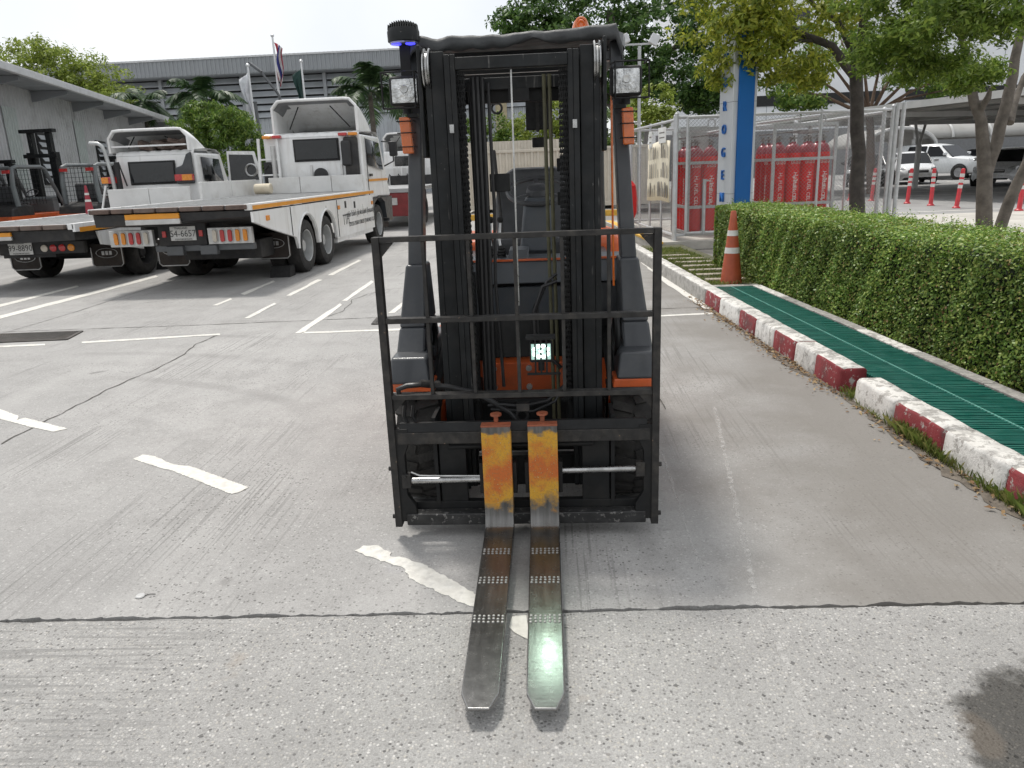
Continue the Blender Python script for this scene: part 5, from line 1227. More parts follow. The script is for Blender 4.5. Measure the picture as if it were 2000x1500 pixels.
# ---- pale container behind the forklift
M_cont = mat('container_beige', (.52,.48,.41), .55, var=.07, scale=2, dirt=.4, dirtcol=(.36,.32,.26), dscale=3)
CT = thing('shipping_container', 'pale beige corrugated container seen through the forklift mast', 'container', (-2.6, 24, .25))
corrugated((0,0,.12), (1,0,0), 6.0, 1.55, .19, .04, (0,-1,0)).build('side_wall', M_cont, CT, smooth=0, fix=False)
corrugated((0,.06,1.70), (1,0,0), 3.0, .28, .19, .03, (0,-1,0)).build('upper_panel', M_cont, CT, smooth=0, fix=False)
MB().box(-.08,6.05,-.06,.06,1.64,1.72).build('top_rail', M_cont, CT, bevel=.01); MB().box(-.08,6.05,-.06,.06,0,.13).build('bottom_rail', M_cont, CT, bevel=.01); MB().box(-.1,.0,-.07,.06,0,2.0).build('corner_post', M_cont, CT, bevel=.01); MB().box(0,6,.08,2.4,0,1.68).build('body', M_cont, CT)
tag(MB().box(-3.2,1.9,23.0,23.2,0,.16).build('kerb', M_yel), kind='structure'); tag(MB().box(-3.2,1.9,23.2,26.5,-.01,.15).build('plinth', M_pale), kind='structure')
# ---- white building behind the carport
M_wht = mat('white_cladding', (.74,.76,.78), .5, var=.04, scale=.5)
WB = thing('office_building', 'white clad building with dark window band behind the spreading tree', 'building', (12, 66, 0))
MB().box(-2,30,0,15,0,16).build('wall', M_wht, WB)
for k in range(9): MB().box(-2+k*3.6,-1.95+k*3.6,-.02,0,3,16).build('panel_joint', M_sheet, WB)
MB().box(2,14,-.08,-.0,5.4,6.2).build('window_band', M_dark, WB); MB().box(16,29,-.08,-.0,5.4,6.2).build('window_band', M_dark, WB)
MB().box(4.0,8.2,-.12,-.02,10.4,12.4).build('sign_panel', mat('dark_sign', (.03,.032,.036), .4), WB); MB().prism([(4.4,10.8),(5.8,12.0),(5.2,12.0),(4.1,11.0)], lambda u,v,w:(u,w,v), -.2,-.13).build('sign_stroke', M_wht, WB)
MB().box(5.9,6.5,-.2,-.13,10.8,12.0).build('sign_stroke', M_wht, WB); MB().box(6.9,7.9,-.2,-.13,11.2,11.6).build('sign_stroke', M_wht, WB)
# ---- carport roof over the car park and barrel vault behind
M_cp = mat('carport_sheet', (.33,.325,.31), .6, .15, var=.1, scale=1, dirt=.3, dirtcol=(.25,.23,.2))
M_cpw = mat('carport_white_steel', (.46,.46,.45), .5, var=.08, scale=3)
CP = thing('carport', 'grey carport roof on steel struts above the white parked cars', 'carport', (11, 27, 0))
c4 = [Vector((1.7,-6.6,2.82)), Vector((-2.6,7.5,2.80)), Vector((16,13,2.62)), Vector((20,-2,2.62))]
MB().hexa([tuple(v) for v in c4] + [tuple(v + Vector((0,0,.06))) for v in c4]).build('roof_sheet', M_cp, CP)
MB().bar(c4[0] + Vector((-.05,0,.03)), c4[1] + Vector((-.05,0,.03)), .08, .2).build('fascia', M_cpw, CP)
for k in range(9):
    s = (k+.5)/9; a, b = c4[0].lerp(c4[3], s), c4[1].lerp(c4[2], s); MB().bar(a - Vector((0,0,.06)), b - Vector((0,0,.06)), .06, .1).build('purlin', M_cp, CP)
for s in (.12, .45, .8):
    a, b = c4[0].lerp(c4[1], s), c4[3].lerp(c4[2], s); MB().bar(a - Vector((0,0,.18)), b - Vector((0,0,.18)), .1, .16).build('beam', M_cpw, CP)
    base = a.lerp(b, .3); base.z = 0
    MB().bar(base, base + Vector((0,0,1.7)), .16, .16).build('column', M_cpw, CP)
    for q in (-1.4, 1.2): MB().bar(base + Vector((0,0,1.6)), base + Vector((q*.6, q, 2.55)), .09, .09).build('strut', M_cpw, CP)
VB = thing('barrel_canopy', 'low barrel-vaulted canopies with ribbed white roof behind the parked cars', 'canopy', (19.5, 47, 0))
rows = []
for i in range(13):
    a = math.pi*i/12; rows.append([(x, -2.6*math.cos(a), 2.1 + 1.1*math.sin(a)) for x in np.linspace(0,20,41)])
MB().grid(rows).build('vault', M_cp, VB, solid=.06)
for k in range(11):
    MB().tube([(k*2.0, -2.66*math.cos(math.pi*i/12), 2.12 + 1.16*math.sin(math.pi*i/12)) for i in range(13)], .07, 6).build('rib', M_cpw, VB)
for k in range(6): MB().box(k*4-.08,k*4+.08,-2.6,-2.44,0,2.1).build('column', M_cpw, VB)
V2 = thing('barrel_canopy', 'arched canopy end standing behind the white sedan', 'canopy', (18.6, 44, 0), rad(90))
rows = []
for i in range(13):
    a = math.pi*i/12; rows.append([(x, -1.9*math.cos(a), 1.75 + .95*math.sin(a)) for x in np.linspace(0,6,9)])
MB().grid(rows).build('vault', M_cp, V2, solid=.08); MB().tube([(-.02, -1.9*math.cos(math.pi*i/12), 1.75 + .95*math.sin(math.pi*i/12)) for i in range(13)], .09, 6).build('rib', M_cpw, V2)
for s in (-1.85, 1.85): MB().box(-.1,.1,s-.1,s+.1,0,1.75).build('column', M_cpw, V2)
tag(MB().box(8,60,62,62.4,0,3.4).build('boundary_wall', mat('dark_grey_wall', (.16,.165,.17), .8), smooth=0), 'dark boundary wall running behind the car park canopies', 'wall')  # one even dark grey over the whole wall
# ---- flagpoles, street lamp, floodlight pole
M_pole = mat('white_pole', (.62,.63,.64), .4, .2, var=.06)
def flag(label, px, py, Y, fl_cols, hang):
    p = at(px, py, Y); t = thing('flagpole', label, 'flagpole', (p.x, Y, 0), 0, 'flagpoles in front of the warehouse')
    MB().tube([(.0,0,0),(-.1*0,0,p.z)], [.085,.045], 10).build('pole', M_pole, t); MB().lathe([(.001,-.1),(.09,-.03),(.09,.03),(.001,.1)], Matrix.Translation((0,0,p.z+.06)), 10).build('finial', M_pole, t)
    n = len(fl_cols)
    for k, c in enumerate(fl_cols):
        rows = []
        for i in range(9):
            s = i/8; rows.append([(hang*( .05 + .42*(u) )*(1-.5*s) + .07*math.sin(s*7+u*4), .12*math.sin(u*9+s*3), p.z - .25 - 1.75*s - .3*u) for u in np.linspace(k/n, (k+1)/n, 4)])
        MB().grid(rows).build('flag_stripe' if n > 1 else 'flag_cloth', mat('flag_%d_%d_%d' % tuple(int(v*99) for v in c), c, .8, var=.1), t, solid=.01)
flag('flagpole with a limp red, white and blue striped flag, tallest of three', 532, 72, 40, [(.35,.03,.05),(.6,.6,.6),(.03,.04,.2),(.6,.6,.6),(.35,.03,.05)], 1)
flag('flagpole with a hanging white flag, nearest the street lamp', 484, 130, 38, [(.62,.63,.66)], -1)
flag('flagpole with a hanging dark green flag', 588, 122, 40, [(.015,.045,.04)], -1)
M_lampg = mat('lamp_grey', (.10,.105,.11), .5, .3)
p = at(545,180,39); sl = thing('street_lamp', 'grey street lamp with one slanting arm in front of the warehouse', 'street lamp', (p.x, 39, 0))
h = at(505,135,39); MB().tube([(0,0,0),(0,0,p.z-.2),(-.1,0,p.z),(h.x-p.x,0,h.z)], [.09,.07,.065,.05], 10).build('pole', M_lampg, sl)
MB().obox((h.x-p.x-.15,0,h.z+.08), (.75,.3,.12), Euler((0,rad(38),0))).build('lamp_head', M_lampg, sl, bevel=.03)
p = at(1249,90,24); fp = thing('floodlight_pole', 'thin grey pole carrying two small floodlights beside the big dark tree', 'floodlight', (p.x, 24, 0))
MB().cyl((0,0,0),(0,0,p.z),.05,10).build('pole', M_galv, fp)
MB().obox((-.38,-.02,p.z+.22), (.16,.1,.26), Euler((rad(-15),rad(-22),0))).build('lamp_head', M_fascia, fp, bevel=.02); MB().obox((.42,-.02,p.z+.15), (.26,.1,.3), Euler((rad(-15),rad(30),0))).build('lamp_head', M_fascia, fp, bevel=.02)
MB().bar((-.4,0,p.z+.05),(.42,0,p.z+.05),.05,.05).build('crossarm', M_galv, fp)
p = at(498,200,36); dp = thing('utility_pole', 'plain dark pole leaning slightly beside the white flagpole', 'pole', (p.x, 36, 0)); MB().tube([(.15,0,0),(0,0,4.7)], [.09,.07], 10).build('pole', M_lampg, dp); MB().cyl((0,0,4.7),(0,0,4.76),.09,10).build('cap', M_lampg, dp)

# ------------------------------------------------------------------ parked cars
M_glass = mat('dark_car_glass', (.008,.009,.011), .12, 0, var=.2, spec=.22)
M_plate = mat('number_plate', (.6,.6,.58), .5); M_hub = mat('alloy_wheel', (.32,.32,.33), .35, .7); M_trim = mat('black_trim', (.02,.02,.021), .5)
def car(label, loc, rz, paint, kind):
    t = thing('parked_car', label, 'car', loc, rz)          # nose towards -y
    if kind == 'sedan':   # y, z_sill, z_belt, z_top, half width
        L, Wd, Hr = 4.3, .85, 1.46
        ST = [(-2.15,.32,.50,.52,.62),(-2.08,.22,.60,.66,.74),(-1.75,.2,.70,.76,.83),(-1.0,.2,.86,.92,.85),(-.25,.2,.92,1.38,.85),(.3,.2,.93,1.46,.85),(1.0,.2,.94,1.42,.85),(1.55,.22,.95,1.05,.84),(2.0,.25,.9,.98,.80),(2.15,.35,.7,.75,.7)]
        ax = (-1.35, 1.25); wr_ = .31
    else:
        L, Wd, Hr = 5.0, .92, 1.8
        ST = [(-2.4,.45,.72,.75,.70),(-2.32,.36,.84,.92,.84),(-1.95,.32,.98,1.06,.90),(-1.05,.32,1.08,1.14,.92),(-.35,.32,1.12,1.70,.92),(.2,.32,1.13,1.80,.92),(1.9,.32,1.13,1.78,.92),(2.4,.35,1.1,1.65,.88),(2.5,.45,.95,1.1,.85)]
        ax = (-1.55, 1.5); wr_ = .37
    rows = []
    for (y, zs, zb, zt, hw_) in ST:
        rf = hw_*.72 if zt - zb > .2 else hw_*.86
        half = [(hw_*.9, zs), (hw_, zs+.1), (hw_*1.0, (zs+zb)/2), (hw_*.97, zb), ((hw_*.5+rf*.5), zb + (zt-zb)*.5), (rf, zt-.04), (rf*.8, zt), (0, zt+.02)]
        rows.append([(x, y, z) for x, z in half] + [(-x, y, z) for x, z in half[::-1][1:]])
    mb = MB().grid(rows); mb.add(rows[0], [tuple(range(len(rows[0])))]); mb.add(rows[-1], [tuple(range(len(rows[-1])))])
    bd = mb.build('body', paint, t, smooth=50)
    def face(pts, name, m, par=bd): return MB().add(pts, [tuple(range(len(pts)))]).build(name, m, par, smooth=0, solid=.02)
    if kind == 'sedan':
        face([(-.72,-1.02,.93),(.72,-1.02,.93),(.60,-.27,1.385),(-.60,-.27,1.385)], 'windscreen', M_glass)
        for s in (-1, 1):
            face([(s*.80,-.75,.97),(s*.82,.25,.97),(s*.66,.25,1.40),(s*.66,-.15,1.36)], 'side_window', M_glass); face([(s*.82,.32,.97),(s*.80,1.25,.98),(s*.66,.95,1.36),(s*.66,.32,1.40)], 'side_window', M_glass)
        zl, zg, yf, zbm = .66, .60, -2.13, .36
    else:
        face([(-.80,-1.08,1.13),(.80,-1.08,1.13),(.66,-.36,1.70),(-.66,-.36,1.70)], 'windscreen', M_glass)
        for s in (-1, 1):
            face([(s*.885,-.80,1.17),(s*.90,.3,1.17),(s*.71,.3,1.70),(s*.71,-.25,1.66)], 'side_window', M_glass); face([(s*.90,.4,1.17),(s*.90,1.5,1.17),(s*.71,1.4,1.70),(s*.71,.4,1.71)], 'side_window', M_glass)
        zl, zg, yf, zbm = .90, .84, -2.40, .55
    for s in (-1, 1):
        MB().hexa([(s*(Wd-.34),yf+.02,zl-.07),(s*(Wd-.10),yf+.12,zl-.05),(s*(Wd-.04),yf+.40,zl+.0),(s*(Wd-.3),yf+.2,zl),(s*(Wd-.34),yf+.06,zl+.06),(s*(Wd-.12),yf+.2,zl+.10),(s*(Wd-.06),yf+.48,zl+.13),(s*(Wd-.3),yf+.3,zl+.1)]).build('headlight', M_lens, bd, bevel=.02)
        MB().box(min(s*(Wd-.02),s*(Wd+.2)),max(s*(Wd-.02),s*(Wd+.2)),-.85,-.72,zl+.32,zl+.46).build('wing_mirror', paint, t, bevel=.04)
        for y in ax:
            W = Matrix.Translation((s*(Wd-.05), y, wr_)) @ Matrix.Rotation(rad(90)*s, 4, 'Y')
            wv = MB().lathe([(.0,.085),(wr_*.25,.09),(wr_*.3,.075),(wr_*.58,.08),(wr_*.63,.10)], W, 16, cap=False).build('wheel', M_hub, t); MB().lathe([(wr_*.62,.1),(wr_*.8,.115),(wr_*.97,.09),(wr_,.04),(wr_,-.1),(wr_*.6,-.1)], W, 22, cap=False).build('tyre', M_tyre, wv)
            MB().lathe([(.01,.055),(wr_*1.15,.055),(wr_*1.15,.068)], W, 22, cap=False).build('wheel_well_disc', M_trim, bd)  # dark disc stands in for the shaded hollow of the wheel well
    MB().box(-.42,.42,yf-.03,yf+.1,zg-.08,zg+.05).build('grille', M_trim, bd, bevel=.03); MB().box(-.55,.55,yf-.02,yf+.08,zbm-.10,zbm+.0).build('air_intake', M_trim, bd, bevel=.03)
    MB().box(-.40,.40,yf-.045,yf-.02,zg-.005,zg+.015).build('chrome_bar', M_chrome, bd); MB().box(-.18,.18,yf-.05,yf-.02,zbm+.02,zbm+.13).build('plate', M_plate, bd)
    return t
M_cw = mat('car_white', (.70,.71,.72), .25, var=.03, coat=.6); M_cs = mat('car_silver', (.68,.69,.70), .3, .05, var=.04, coat=.6); M_ck = mat('car_black', (.012,.013,.015), .4, var=.1, spec=.3); M_cw2 = mat('car_pearl_white', (.62,.64,.65), .28, var=.03, coat=.6)
car('white parked sedan facing the posts, beside the end of the fence', (17.15,39.2,.005), rad(-14), M_cw, 'sedan')
car('white parked pickup with double cab between the sedan and the silver car', (20.4,43.0,.005), rad(32), M_cw2, 'suv')
car('silver parked hatchback half cut by the photo edge behind the leaning stem', (18.75,33.9,.005), rad(-42), M_cs, 'sedan')
car('black parked car seen through the chain link beside the dark trunk', (14.6,38.0,.005), rad(-20), M_ck, 'sedan')
car('black parked car behind the forked tree, between pickup and silver car', (23.2,44.5,.005), rad(-20), M_ck, 'sedan')
# ================================================================== parked flatbed trucks at the left
M_tw = mat('truck_white_paint', (.76,.765,.76), .35, var=.04, scale=1.5, dirt=.35, dirtcol=(.52,.50,.46), dscale=2.5, coat=.2)
def grimy(m, k=.35):
    n = m.node_tree; p = [q for q in n.nodes if q.type == 'BSDF_PRINCIPLED'][0]; c0 = p.inputs['Base Color'].links[0].from_socket; P = _coord(n)
    st = _range(n, _noise(n, 1, 4, _scale(n, P, (9, 9, .7)), .6), .52, .72)
    n.links.new(_mix(n, _math(n, 'MULTIPLY', st, k), c0, (.36,.33,.28)), p.inputs['Base Color'])
    return m
grimy(M_tw)
M_twd = mat('dirty_white_panel', (.66,.66,.645), .5, var=.07, scale=2, dirt=.5, dirtcol=(.42,.40,.37), dscale=3)
M_tglass = mat('truck_glass', (.012,.014,.016), .05, 0, var=.2, spec=.55)
M_deck = mat('aluminium_deck', (.33,.335,.34), .45, .5, var=.2, scale=5, dirt=.6, dirtcol=(.2,.19,.18), dscale=4, bump=.5, bscale=70)
M_chassis = mat('chassis_black', (.022,.022,.023), .7, var=.3, scale=5, dirt=.5, dirtcol=(.07,.062,.052), dscale=4)
M_refl = mat('orange_reflector_tape', (.66,.27,.02), .45, var=.08, scale=6)
M_alu = mat('brushed_aluminium', (.50,.50,.49), .4, .5, var=.12, scale=9, dirt=.3, dirtcol=(.35,.33,.3))
M_rust = mat('rusty_brown_steel', (.115,.08,.066), .75, .1, var=.35, scale=9, dirt=.5, dirtcol=(.2,.18,.16))
M_flap = mat('mudflap_rubber', (.035,.028,.024), .8, var=.25, scale=5, dirt=.5, dirtcol=(.1,.075,.055))
M_inside = mat('deflector_inside', (.20,.205,.21), .7, var=.15, scale=4)
M_rim = mat('truck_rim_silver', (.45,.46,.46), .4, .4, var=.1, scale=8, dirt=.4, dirtcol=(.25,.23,.2))
M_ptext = mat('plate_letters', (.05,.05,.05), .6)
M_amb2 = mat('amber_tail_lens', (.68,.24,.015), .3, var=.08, coat=.4); M_red2 = mat('red_tail_lens', (.46,.03,.03), .3, var=.08, coat=.4); M_clear = mat('clear_tail_lens', (.55,.5,.42), .3, var=.08, coat=.4)
def truck_wheel(t, x, y, r, wd, face, rimm=M_rim):
    W = Matrix.Translation((x, y, r)) @ Matrix.Rotation(rad(90)*face, 4, 'Y')
    wv = MB().lathe([(.0,.05),(.085,.05),(.10,.02),(.115,-.06),(.19,-.08),(.215,-.07),(r*.55,.02),(r*.57,wd/2),(r*.60,wd/2+.006)], W, 28, cap=False).build('wheel', rimm, t)
    for k in range(8):
        a = math.pi*k/4; p0 = W @ Vector((.155*math.cos(a), .155*math.sin(a), -.05)); p1 = W @ Vector((.155*math.cos(a), .155*math.sin(a), .0)); MB().cyl(p0, p1, .016, 6).build('wheel_nut', M_alu, wv)
    ty = MB().lathe([(r*.58,wd/2-.01),(r*.66,wd/2+.005),(r*.84,wd/2+.012),(r*.95,wd/2-.005),(r,wd/2-.05),(r,-wd/2+.05),(r*.95,-wd/2),(r*.6,-wd/2)], W, 40, cap=False)
    ty.build('tyre', M_tyre, wv)
def plate(t, x, y, z, txt, w_=.36, h_=.19):
    p = MB().box(x-w_/2,x+w_/2,y-.012,y,z-h_/2,z+h_/2).build('number_plate', M_plate, t, bevel=.004)
    lettering('plate_number', txt, h_*.66, M_ptext, p, (x, y-.0135, z-.005), (rad(90),0,0), .001, sx=.88)
    lettering('plate_country', 'THAILAND', h_*.20, M_ptext, p, (x-.02, y-.0135, z+h_*.37), (rad(90),0,0), .001)
    lettering('plate_province', 'กรุงเทพมหานคร', h_*.2, M_ptext, p, (x, y-.0135, z-h_*.40), (rad(90),0,0), .001)
def oval_flap(t, x0, x1, z0, z1, y):
    f = MB().prism([(x0,z1),(x1,z1),(x1,z0+.05),(x1-.05,z0),(x0+.05,z0),(x0,z0+.05)], lambda u,v,w:(u,w,v), y, y+.015).build('mudflap', M_flap, t)
    mb = MB(); pts = [(x0+.015,y-.006,z1-.05),(x0+.015,y-.006,z0+.05),(x0+.055,y-.006,z0+.012),(x1-.055,y-.006,z0+.012),(x1-.015,y-.006,z0+.05),(x1-.015,y-.006,z1-.05)]
    mb.tube(pts, .008, 6).build('flap_trim', M_alu, f)
    cx, cz, w_ = (x0+x1)/2, (z0+z1)/2+.04, (x1-x0)*.33
    MB().tube([(cx + w_*math.cos(2*math.pi*i/20), y-.006, cz + w_*.42*math.sin(2*math.pi*i/20)) for i in range(21)], .006, 6).build('oval_emblem', M_alu, f)
    for dx in (-.35,0,.35): MB().box(cx+dx*w_-.02,cx+dx*w_+.02,y-.006,y-.001,cz-.03,cz+.03).build('emblem_mark', M_alu, f)
def deflector(t, xa, xb, y0, z0, z1, ln):
    """roof wind deflector: hollow shell open to the rear"""
    n = 28; outer = []; inner = []
    for j in range(7):
        s = j/6; zt = z1 - (z1-z0)*s**1.6*.95; yy = y0 + ln*s; shr = .04*s; ro = []
        for i in range(n+1):
            u = i/n
            if u < .25: x, z = xa + shr, z0 + (zt-z0-.14)*(u/.25)
            elif u > .75: x, z = xb - shr, z0 + (zt-z0-.14)*((1-u)/.25)
            else:
                q = (u-.25)/.5; x = xa + shr + (xb-xa-2*shr)*q; e = min(q, 1-q); z = zt - .14*max(0, 1-e/.10)**2
            ro.append((x, yy, z))
        outer.append(ro)
    o = MB().grid(outer).build('wind_deflector', M_tw, t, smooth=50, solid=.03)
    lip = MB().tube([p for p in outer[0]], .028, 8).build('deflector_rim', M_tw, o)
    MB().grid([[(x*.985+ (xa+xb)*.0075, y+.05, z-.03) for x,y,z in r] for r in outer]).build('deflector_lining', M_inside, o, smooth=50)
    for q in (.3, .68): MB().tube([(xa+(xb-xa)*q, y0+.1, z1-.12), (xa+(xb-xa)*(q-.18 if q<.5 else q+.18), y0+.35, z0+.1)], .012, 6).build('deflector_strut', M_black, o)
    return o
def skirt_panel(t, sx, x, y0, y1, z0, z1, wheels, r, name='side_skirt'):
    pts = [(y0,z1),(y0,z1-.13),(y0+.5,z1-.25)]
    pts += [(wheels[0]-r-.12, z0+.20)]
    for wy in wheels:
        for i in range(9):
            a = math.pi - math.pi*i/8; pts.append((wy + (r+.05)*math.cos(a), r + (r+.07)*math.sin(a)*1.0))
    pts = [p for p in pts]; pts += [(wheels[-1]+r+.10, z0),(y1, z0),(y1, z1)]
    return MB().prism(pts, lambda u,v,w:(w,u,v), x-.02*sx, x+.02*sx).build(name, M_tw, t)

# ---------------- truck with plate 54-6657
T = thing('flatbed_truck', 'white six-wheel-rear flatbed truck with plate 54-6657 and tall roof deflector', 'truck', (-4.99, 10.0, 0), -.026)
hw_, zd = 1.11, 1.125
MB().box(-hw_+.06,hw_-.10,.03,5.6,zd-.05,zd).build('deck', M_deck, T)
MB().box(hw_-.10,hw_,.0,6.35,zd-.07,zd+.012).build('deck_edge', M_tw, T, bevel=.006); MB().box(-hw_,-hw_+.06,.0,5.6,zd-.07,zd+.012).build('deck_edge', M_tw, T, bevel=.006)
MB().box(hw_+.001,hw_+.006,.03,6.3,zd-.065,zd-.012).build('reflective_stripe', M_refl, T)
for i in range(15): MB().box(-hw_+.08,hw_-.12,.3+i*.35,.315+i*.35,zd-.02,zd+.012).build('deck_rib', M_alu, T)
for i in range(7):
    x = -hw_ + .02 + i*.31; MB().box(x,x+.28,-.03,.05,zd-.055,zd+.004).build('hinge_block', M_rust, T, bevel=.012)
MB().hexa([(-hw_+.05,.04,.9),(hw_-.05,.04,.98),(hw_-.05,1.2,.82),(-hw_+.05,1.2,.82),(-hw_+.05,.02,zd-.07),(hw_-.02,.02,zd-.07),(hw_-.05,1.2,zd-.06),(-hw_+.05,1.2,zd-.06)]).build('ramp_frame', M_chassis, T)
b = MB().box(-.62,.12,.0,.03,.985,1.055).build('reflector_bar', M_refl, T, bevel=.004); MB().box(-.62,.13,-.01,.03,.915,.985).build('bar_lower', M_alu, b, bevel=.01)
MB().box(-.42,.26,.40,.52,.60,.90).build('tail_box', M_chassis, T, bevel=.01); plate(T, -.06, .40, .765, '54-6657')
for x, w_ in ((-.33,.05),(.19,.05)): MB().box(x-w_/2,x+w_/2,.385,.40,.72,.80).build('reflector', M_red2 if x < 0 else M_red2, T)
for xa, cols in ((-1.10, 'aarrc'), (.30, 'crraa')):
    p = MB().box(xa,xa+.62,.36,.42,.61,.83).build('tail_light_panel', M_alu, T, bevel=.006)
    for k, c in enumerate(cols):
        x = xa + .10 + k*.107; mm = {'a':M_amb2,'r':M_red2,'c':M_clear}[c]
        pts = [(x + .030*math.cos(a), .72 + (.05 if math.sin(a) >= 0 else -.05) + .030*math.sin(a)) for a in [2*math.pi*i/16+.01 for i in range(16)]]
        l = MB().prism(pts, lambda u,v,w:(u,w,v), .335,.362).build('tail_light', mm, p, bevel=.006)
        pts2 = [(x + (u-x)*1.28, .36, .72 + (v-.72)*1.18) for u, v in pts]; MB().tube([(u,.357,v) for u,_,v in pts2+[pts2[0]]], .007, 5).build('light_ring', M_alu, l)
MB().box(-.5,.9,.42,.52,.52,.61).build('bumper_beam', M_lampg, T, bevel=.01)
for x in (-.32,.16): MB().box(x,x+.24,.36,.46,.47,.60).build('bumper_bracket', M_lampg, T, bevel=.015)
MB().box(-.45,.45,.55,6.3,.55,.9).build('chassis_rail', M_chassis, T); MB().box(-.35,.8,.9,1.4,.35,.62).build('tool_box', M_chassis, T, bevel=.02)
oval_flap(T, .52,1.02,.27,.66, 1.45); oval_flap(T, -1.0,-.5,.22,.62, 1.35)
wys = (2.02, 3.02); r = .41
for wy in wys:
    for s in (-1, 1):
        truck_wheel(T, s*(hw_-.13), wy, r, .22, s); truck_wheel(T, s*(hw_-.40), wy, r, .22, s, M_chassis)
    MB().cyl((-hw_+.3,wy,r),(hw_-.3,wy,r),.09,12).build('axle', M_chassis, T)
for s in (-1, 1): truck_wheel(T, s*(hw_-.16), 6.75, r, .24, s)
sk = skirt_panel(T, 1, hw_-.005, .0, 6.15, .38, 1.035, wys, r)
MB().box(hw_+.016,hw_+.022,1.33,1.345,.62,1.03).build('panel_seam', M_chassis, sk); MB().box(hw_+.016,hw_+.022,3.62,3.635,.40,1.03).build('panel_seam', M_chassis, sk)
for wy in wys:
    MB().tube([(hw_+.02, wy + (r+.07)*math.cos(math.pi*i/14), r + (r+.09)*math.sin(math.pi*i/14)) for i in range(15)], .018, 6).build('arch_lip', M_tw, sk)
for y, z in ((.45,.93),(3.72,.90),(6.05,.88)): MB().box(hw_+.014,hw_+.03,y-.06,y+.06,z-.035,z+.035).build('side_marker', M_amb2, sk, bevel=.01)
for y, z in ((4.15,.93),(4.75,.90)): MB().box(hw_+.014,hw_+.02,y-.05,y+.05,z-.06,z+.06).build('side_decal', M_chassis, sk)
lettering('side_lettering', 'TTFL', .26, M_ptext, sk, (hw_+.018, 4.15, .66), (rad(90),0,rad(90)), .001, sx=.8)
lettering('side_lettering', 'บริษัท โตโยต้า ทูโช ฟอร์คลิฟท์ (ไทยแลนด์) จำกัด', .125, M_ptext, sk, (hw_+.018, 5.3, .74), (rad(90),0,rad(90)), .001, sx=.95)
lettering('side_lettering', 'TOYOTA TSUSHO FORKLIFT (THAILAND) CO.,LTD', .11, M_ptext, sk, (hw_+.018, 5.25, .56), (rad(90),0,rad(90)), .001, sx=.78)
MB().box(hw_-.5,hw_-.02,3.6,6.1,.30,.38).build('side_guard', M_tw, T)
# headboard, left board, cab
for i in range(3):
    x0 = -.80 + i*.64; MB().box(x0,x0+.63,5.55,5.60,zd+.01,zd+.32).build('headboard_panel', M_twd, T, bevel=.006)
for i in range(2): MB().box(-hw_+.0,-hw_+.05,3.2+i*1.2,4.38+i*1.2,zd+.01,zd+.30).build('side_board', M_twd, T, bevel=.006)
rl = MB().cyl((-.95,5.2,zd+.12),(-.62,5.2,zd+.12),.10,16).build('rolled_tarpaulin', mat('cream_roll', (.6,.54,.42), .8, dirt=.6, dirtcol=(.3,.22,.14)), T, bevel=.02)
cab = MB().hexa([(-.93,5.78,.95),(1.10,5.78,.95),(1.10,7.9,.95),(-.93,7.9,.95),(-.92,5.80,2.22),(1.08,5.80,2.22),(1.04,7.45,2.22),(-.88,7.45,2.22)]).build('cab', M_tw, T, bevel=.05)
rows = [[(x, y, z + .012*math.sin((x+.7)*28)*(0 < i < 3)) for x in np.linspace(-.89,1.04,46)] for i, (y, z) in enumerate(((5.80,2.20),(5.84,2.27),(6.4,2.31),(7.2,2.30),(7.45,2.2)))]
MB().grid(rows).build('cab_roof', M_tw, T, smooth=70)
MB().box(-.27,.60,5.755,5.785,1.76,2.13).build('rear_window', M_tglass, cab, bevel=.03); MB().box(-.30,.63,5.77,5.784,1.73,2.16).build('window_seal', M_gasket, cab, bevel=.03)
MB().box(.74,1.02,5.68,5.80,1.30,2.17).build('air_intake', M_chassis, cab, bevel=.04); MB().box(.70,.90,5.62,5.7,1.62,2.1).build('intake_snorkel', M_trim, cab, bevel=.04)
MB().cyl((.22,5.72,1.46),(.22,5.79,1.46),.14,18).build('round_cover', M_trim, cab); MB().tube([(-.25,5.76,1.38),(.1,5.75,1.42),(.4,5.75,1.42)], .015, 6).build('cable', M_trim, cab)
for x in (.0,.62): MB().box(x,x+.05,5.76,5.785,1.30,1.66).build('pressing', M_twd, cab, bevel=.01)
for x, m1 in ((-.88,M_amb2),(-.68,M_red2),(.66,M_red2),(.86,M_amb2)): MB().box(x,x+.17,5.66,5.78,2.19,2.25).build('marker_lamp', m1, cab, bevel=.015)
for x, x2 in ((-.98,-1.02),(-.60,-.60)): MB().bar((x2,5.70,zd),(x,5.72,2.2),.045,.05).build('rack_post', M_tw, T)
for z in (1.5,1.8): MB().bar((-.99,5.7,z),(-.60,5.7,z),.03,.03).build('rack_rail', M_tw, T)
MB().tube([(-.70,5.68,zd+.1),(-.69,5.68,1.9),(-.69,5.68,2.05)], .045, 10).build('exhaust_stack', M_alu, T); MB().box(-.92,-.72,5.7,5.78,1.25,1.75).build('filter_box', M_chassis, T)
for zz in (1.35,1.6): MB().tube([(-.90,5.68,zz),(-.8,5.66,zz+.1),(-.7,5.66,zz+.02)], .014, 6).build('air_line', M_trim, T)
MB().add([(1.113,6.1,1.62),(1.113,7.3,1.52),(1.075,7.22,2.08),(1.085,6.1,2.14)], [(0,1,2,3)]).build('door_window', M_tglass, cab, solid=.01)
MB().box(1.10,1.112,6.0,6.012,1.0,2.15).build('door_seam', M_trim, cab); MB().box(1.10,1.12,6.15,6.35,1.40,1.45).build('door_handle', M_trim, cab); MB().box(1.101,1.108,6.05,7.7,1.30,1.345).build('reflective_stripe', M_refl, cab)
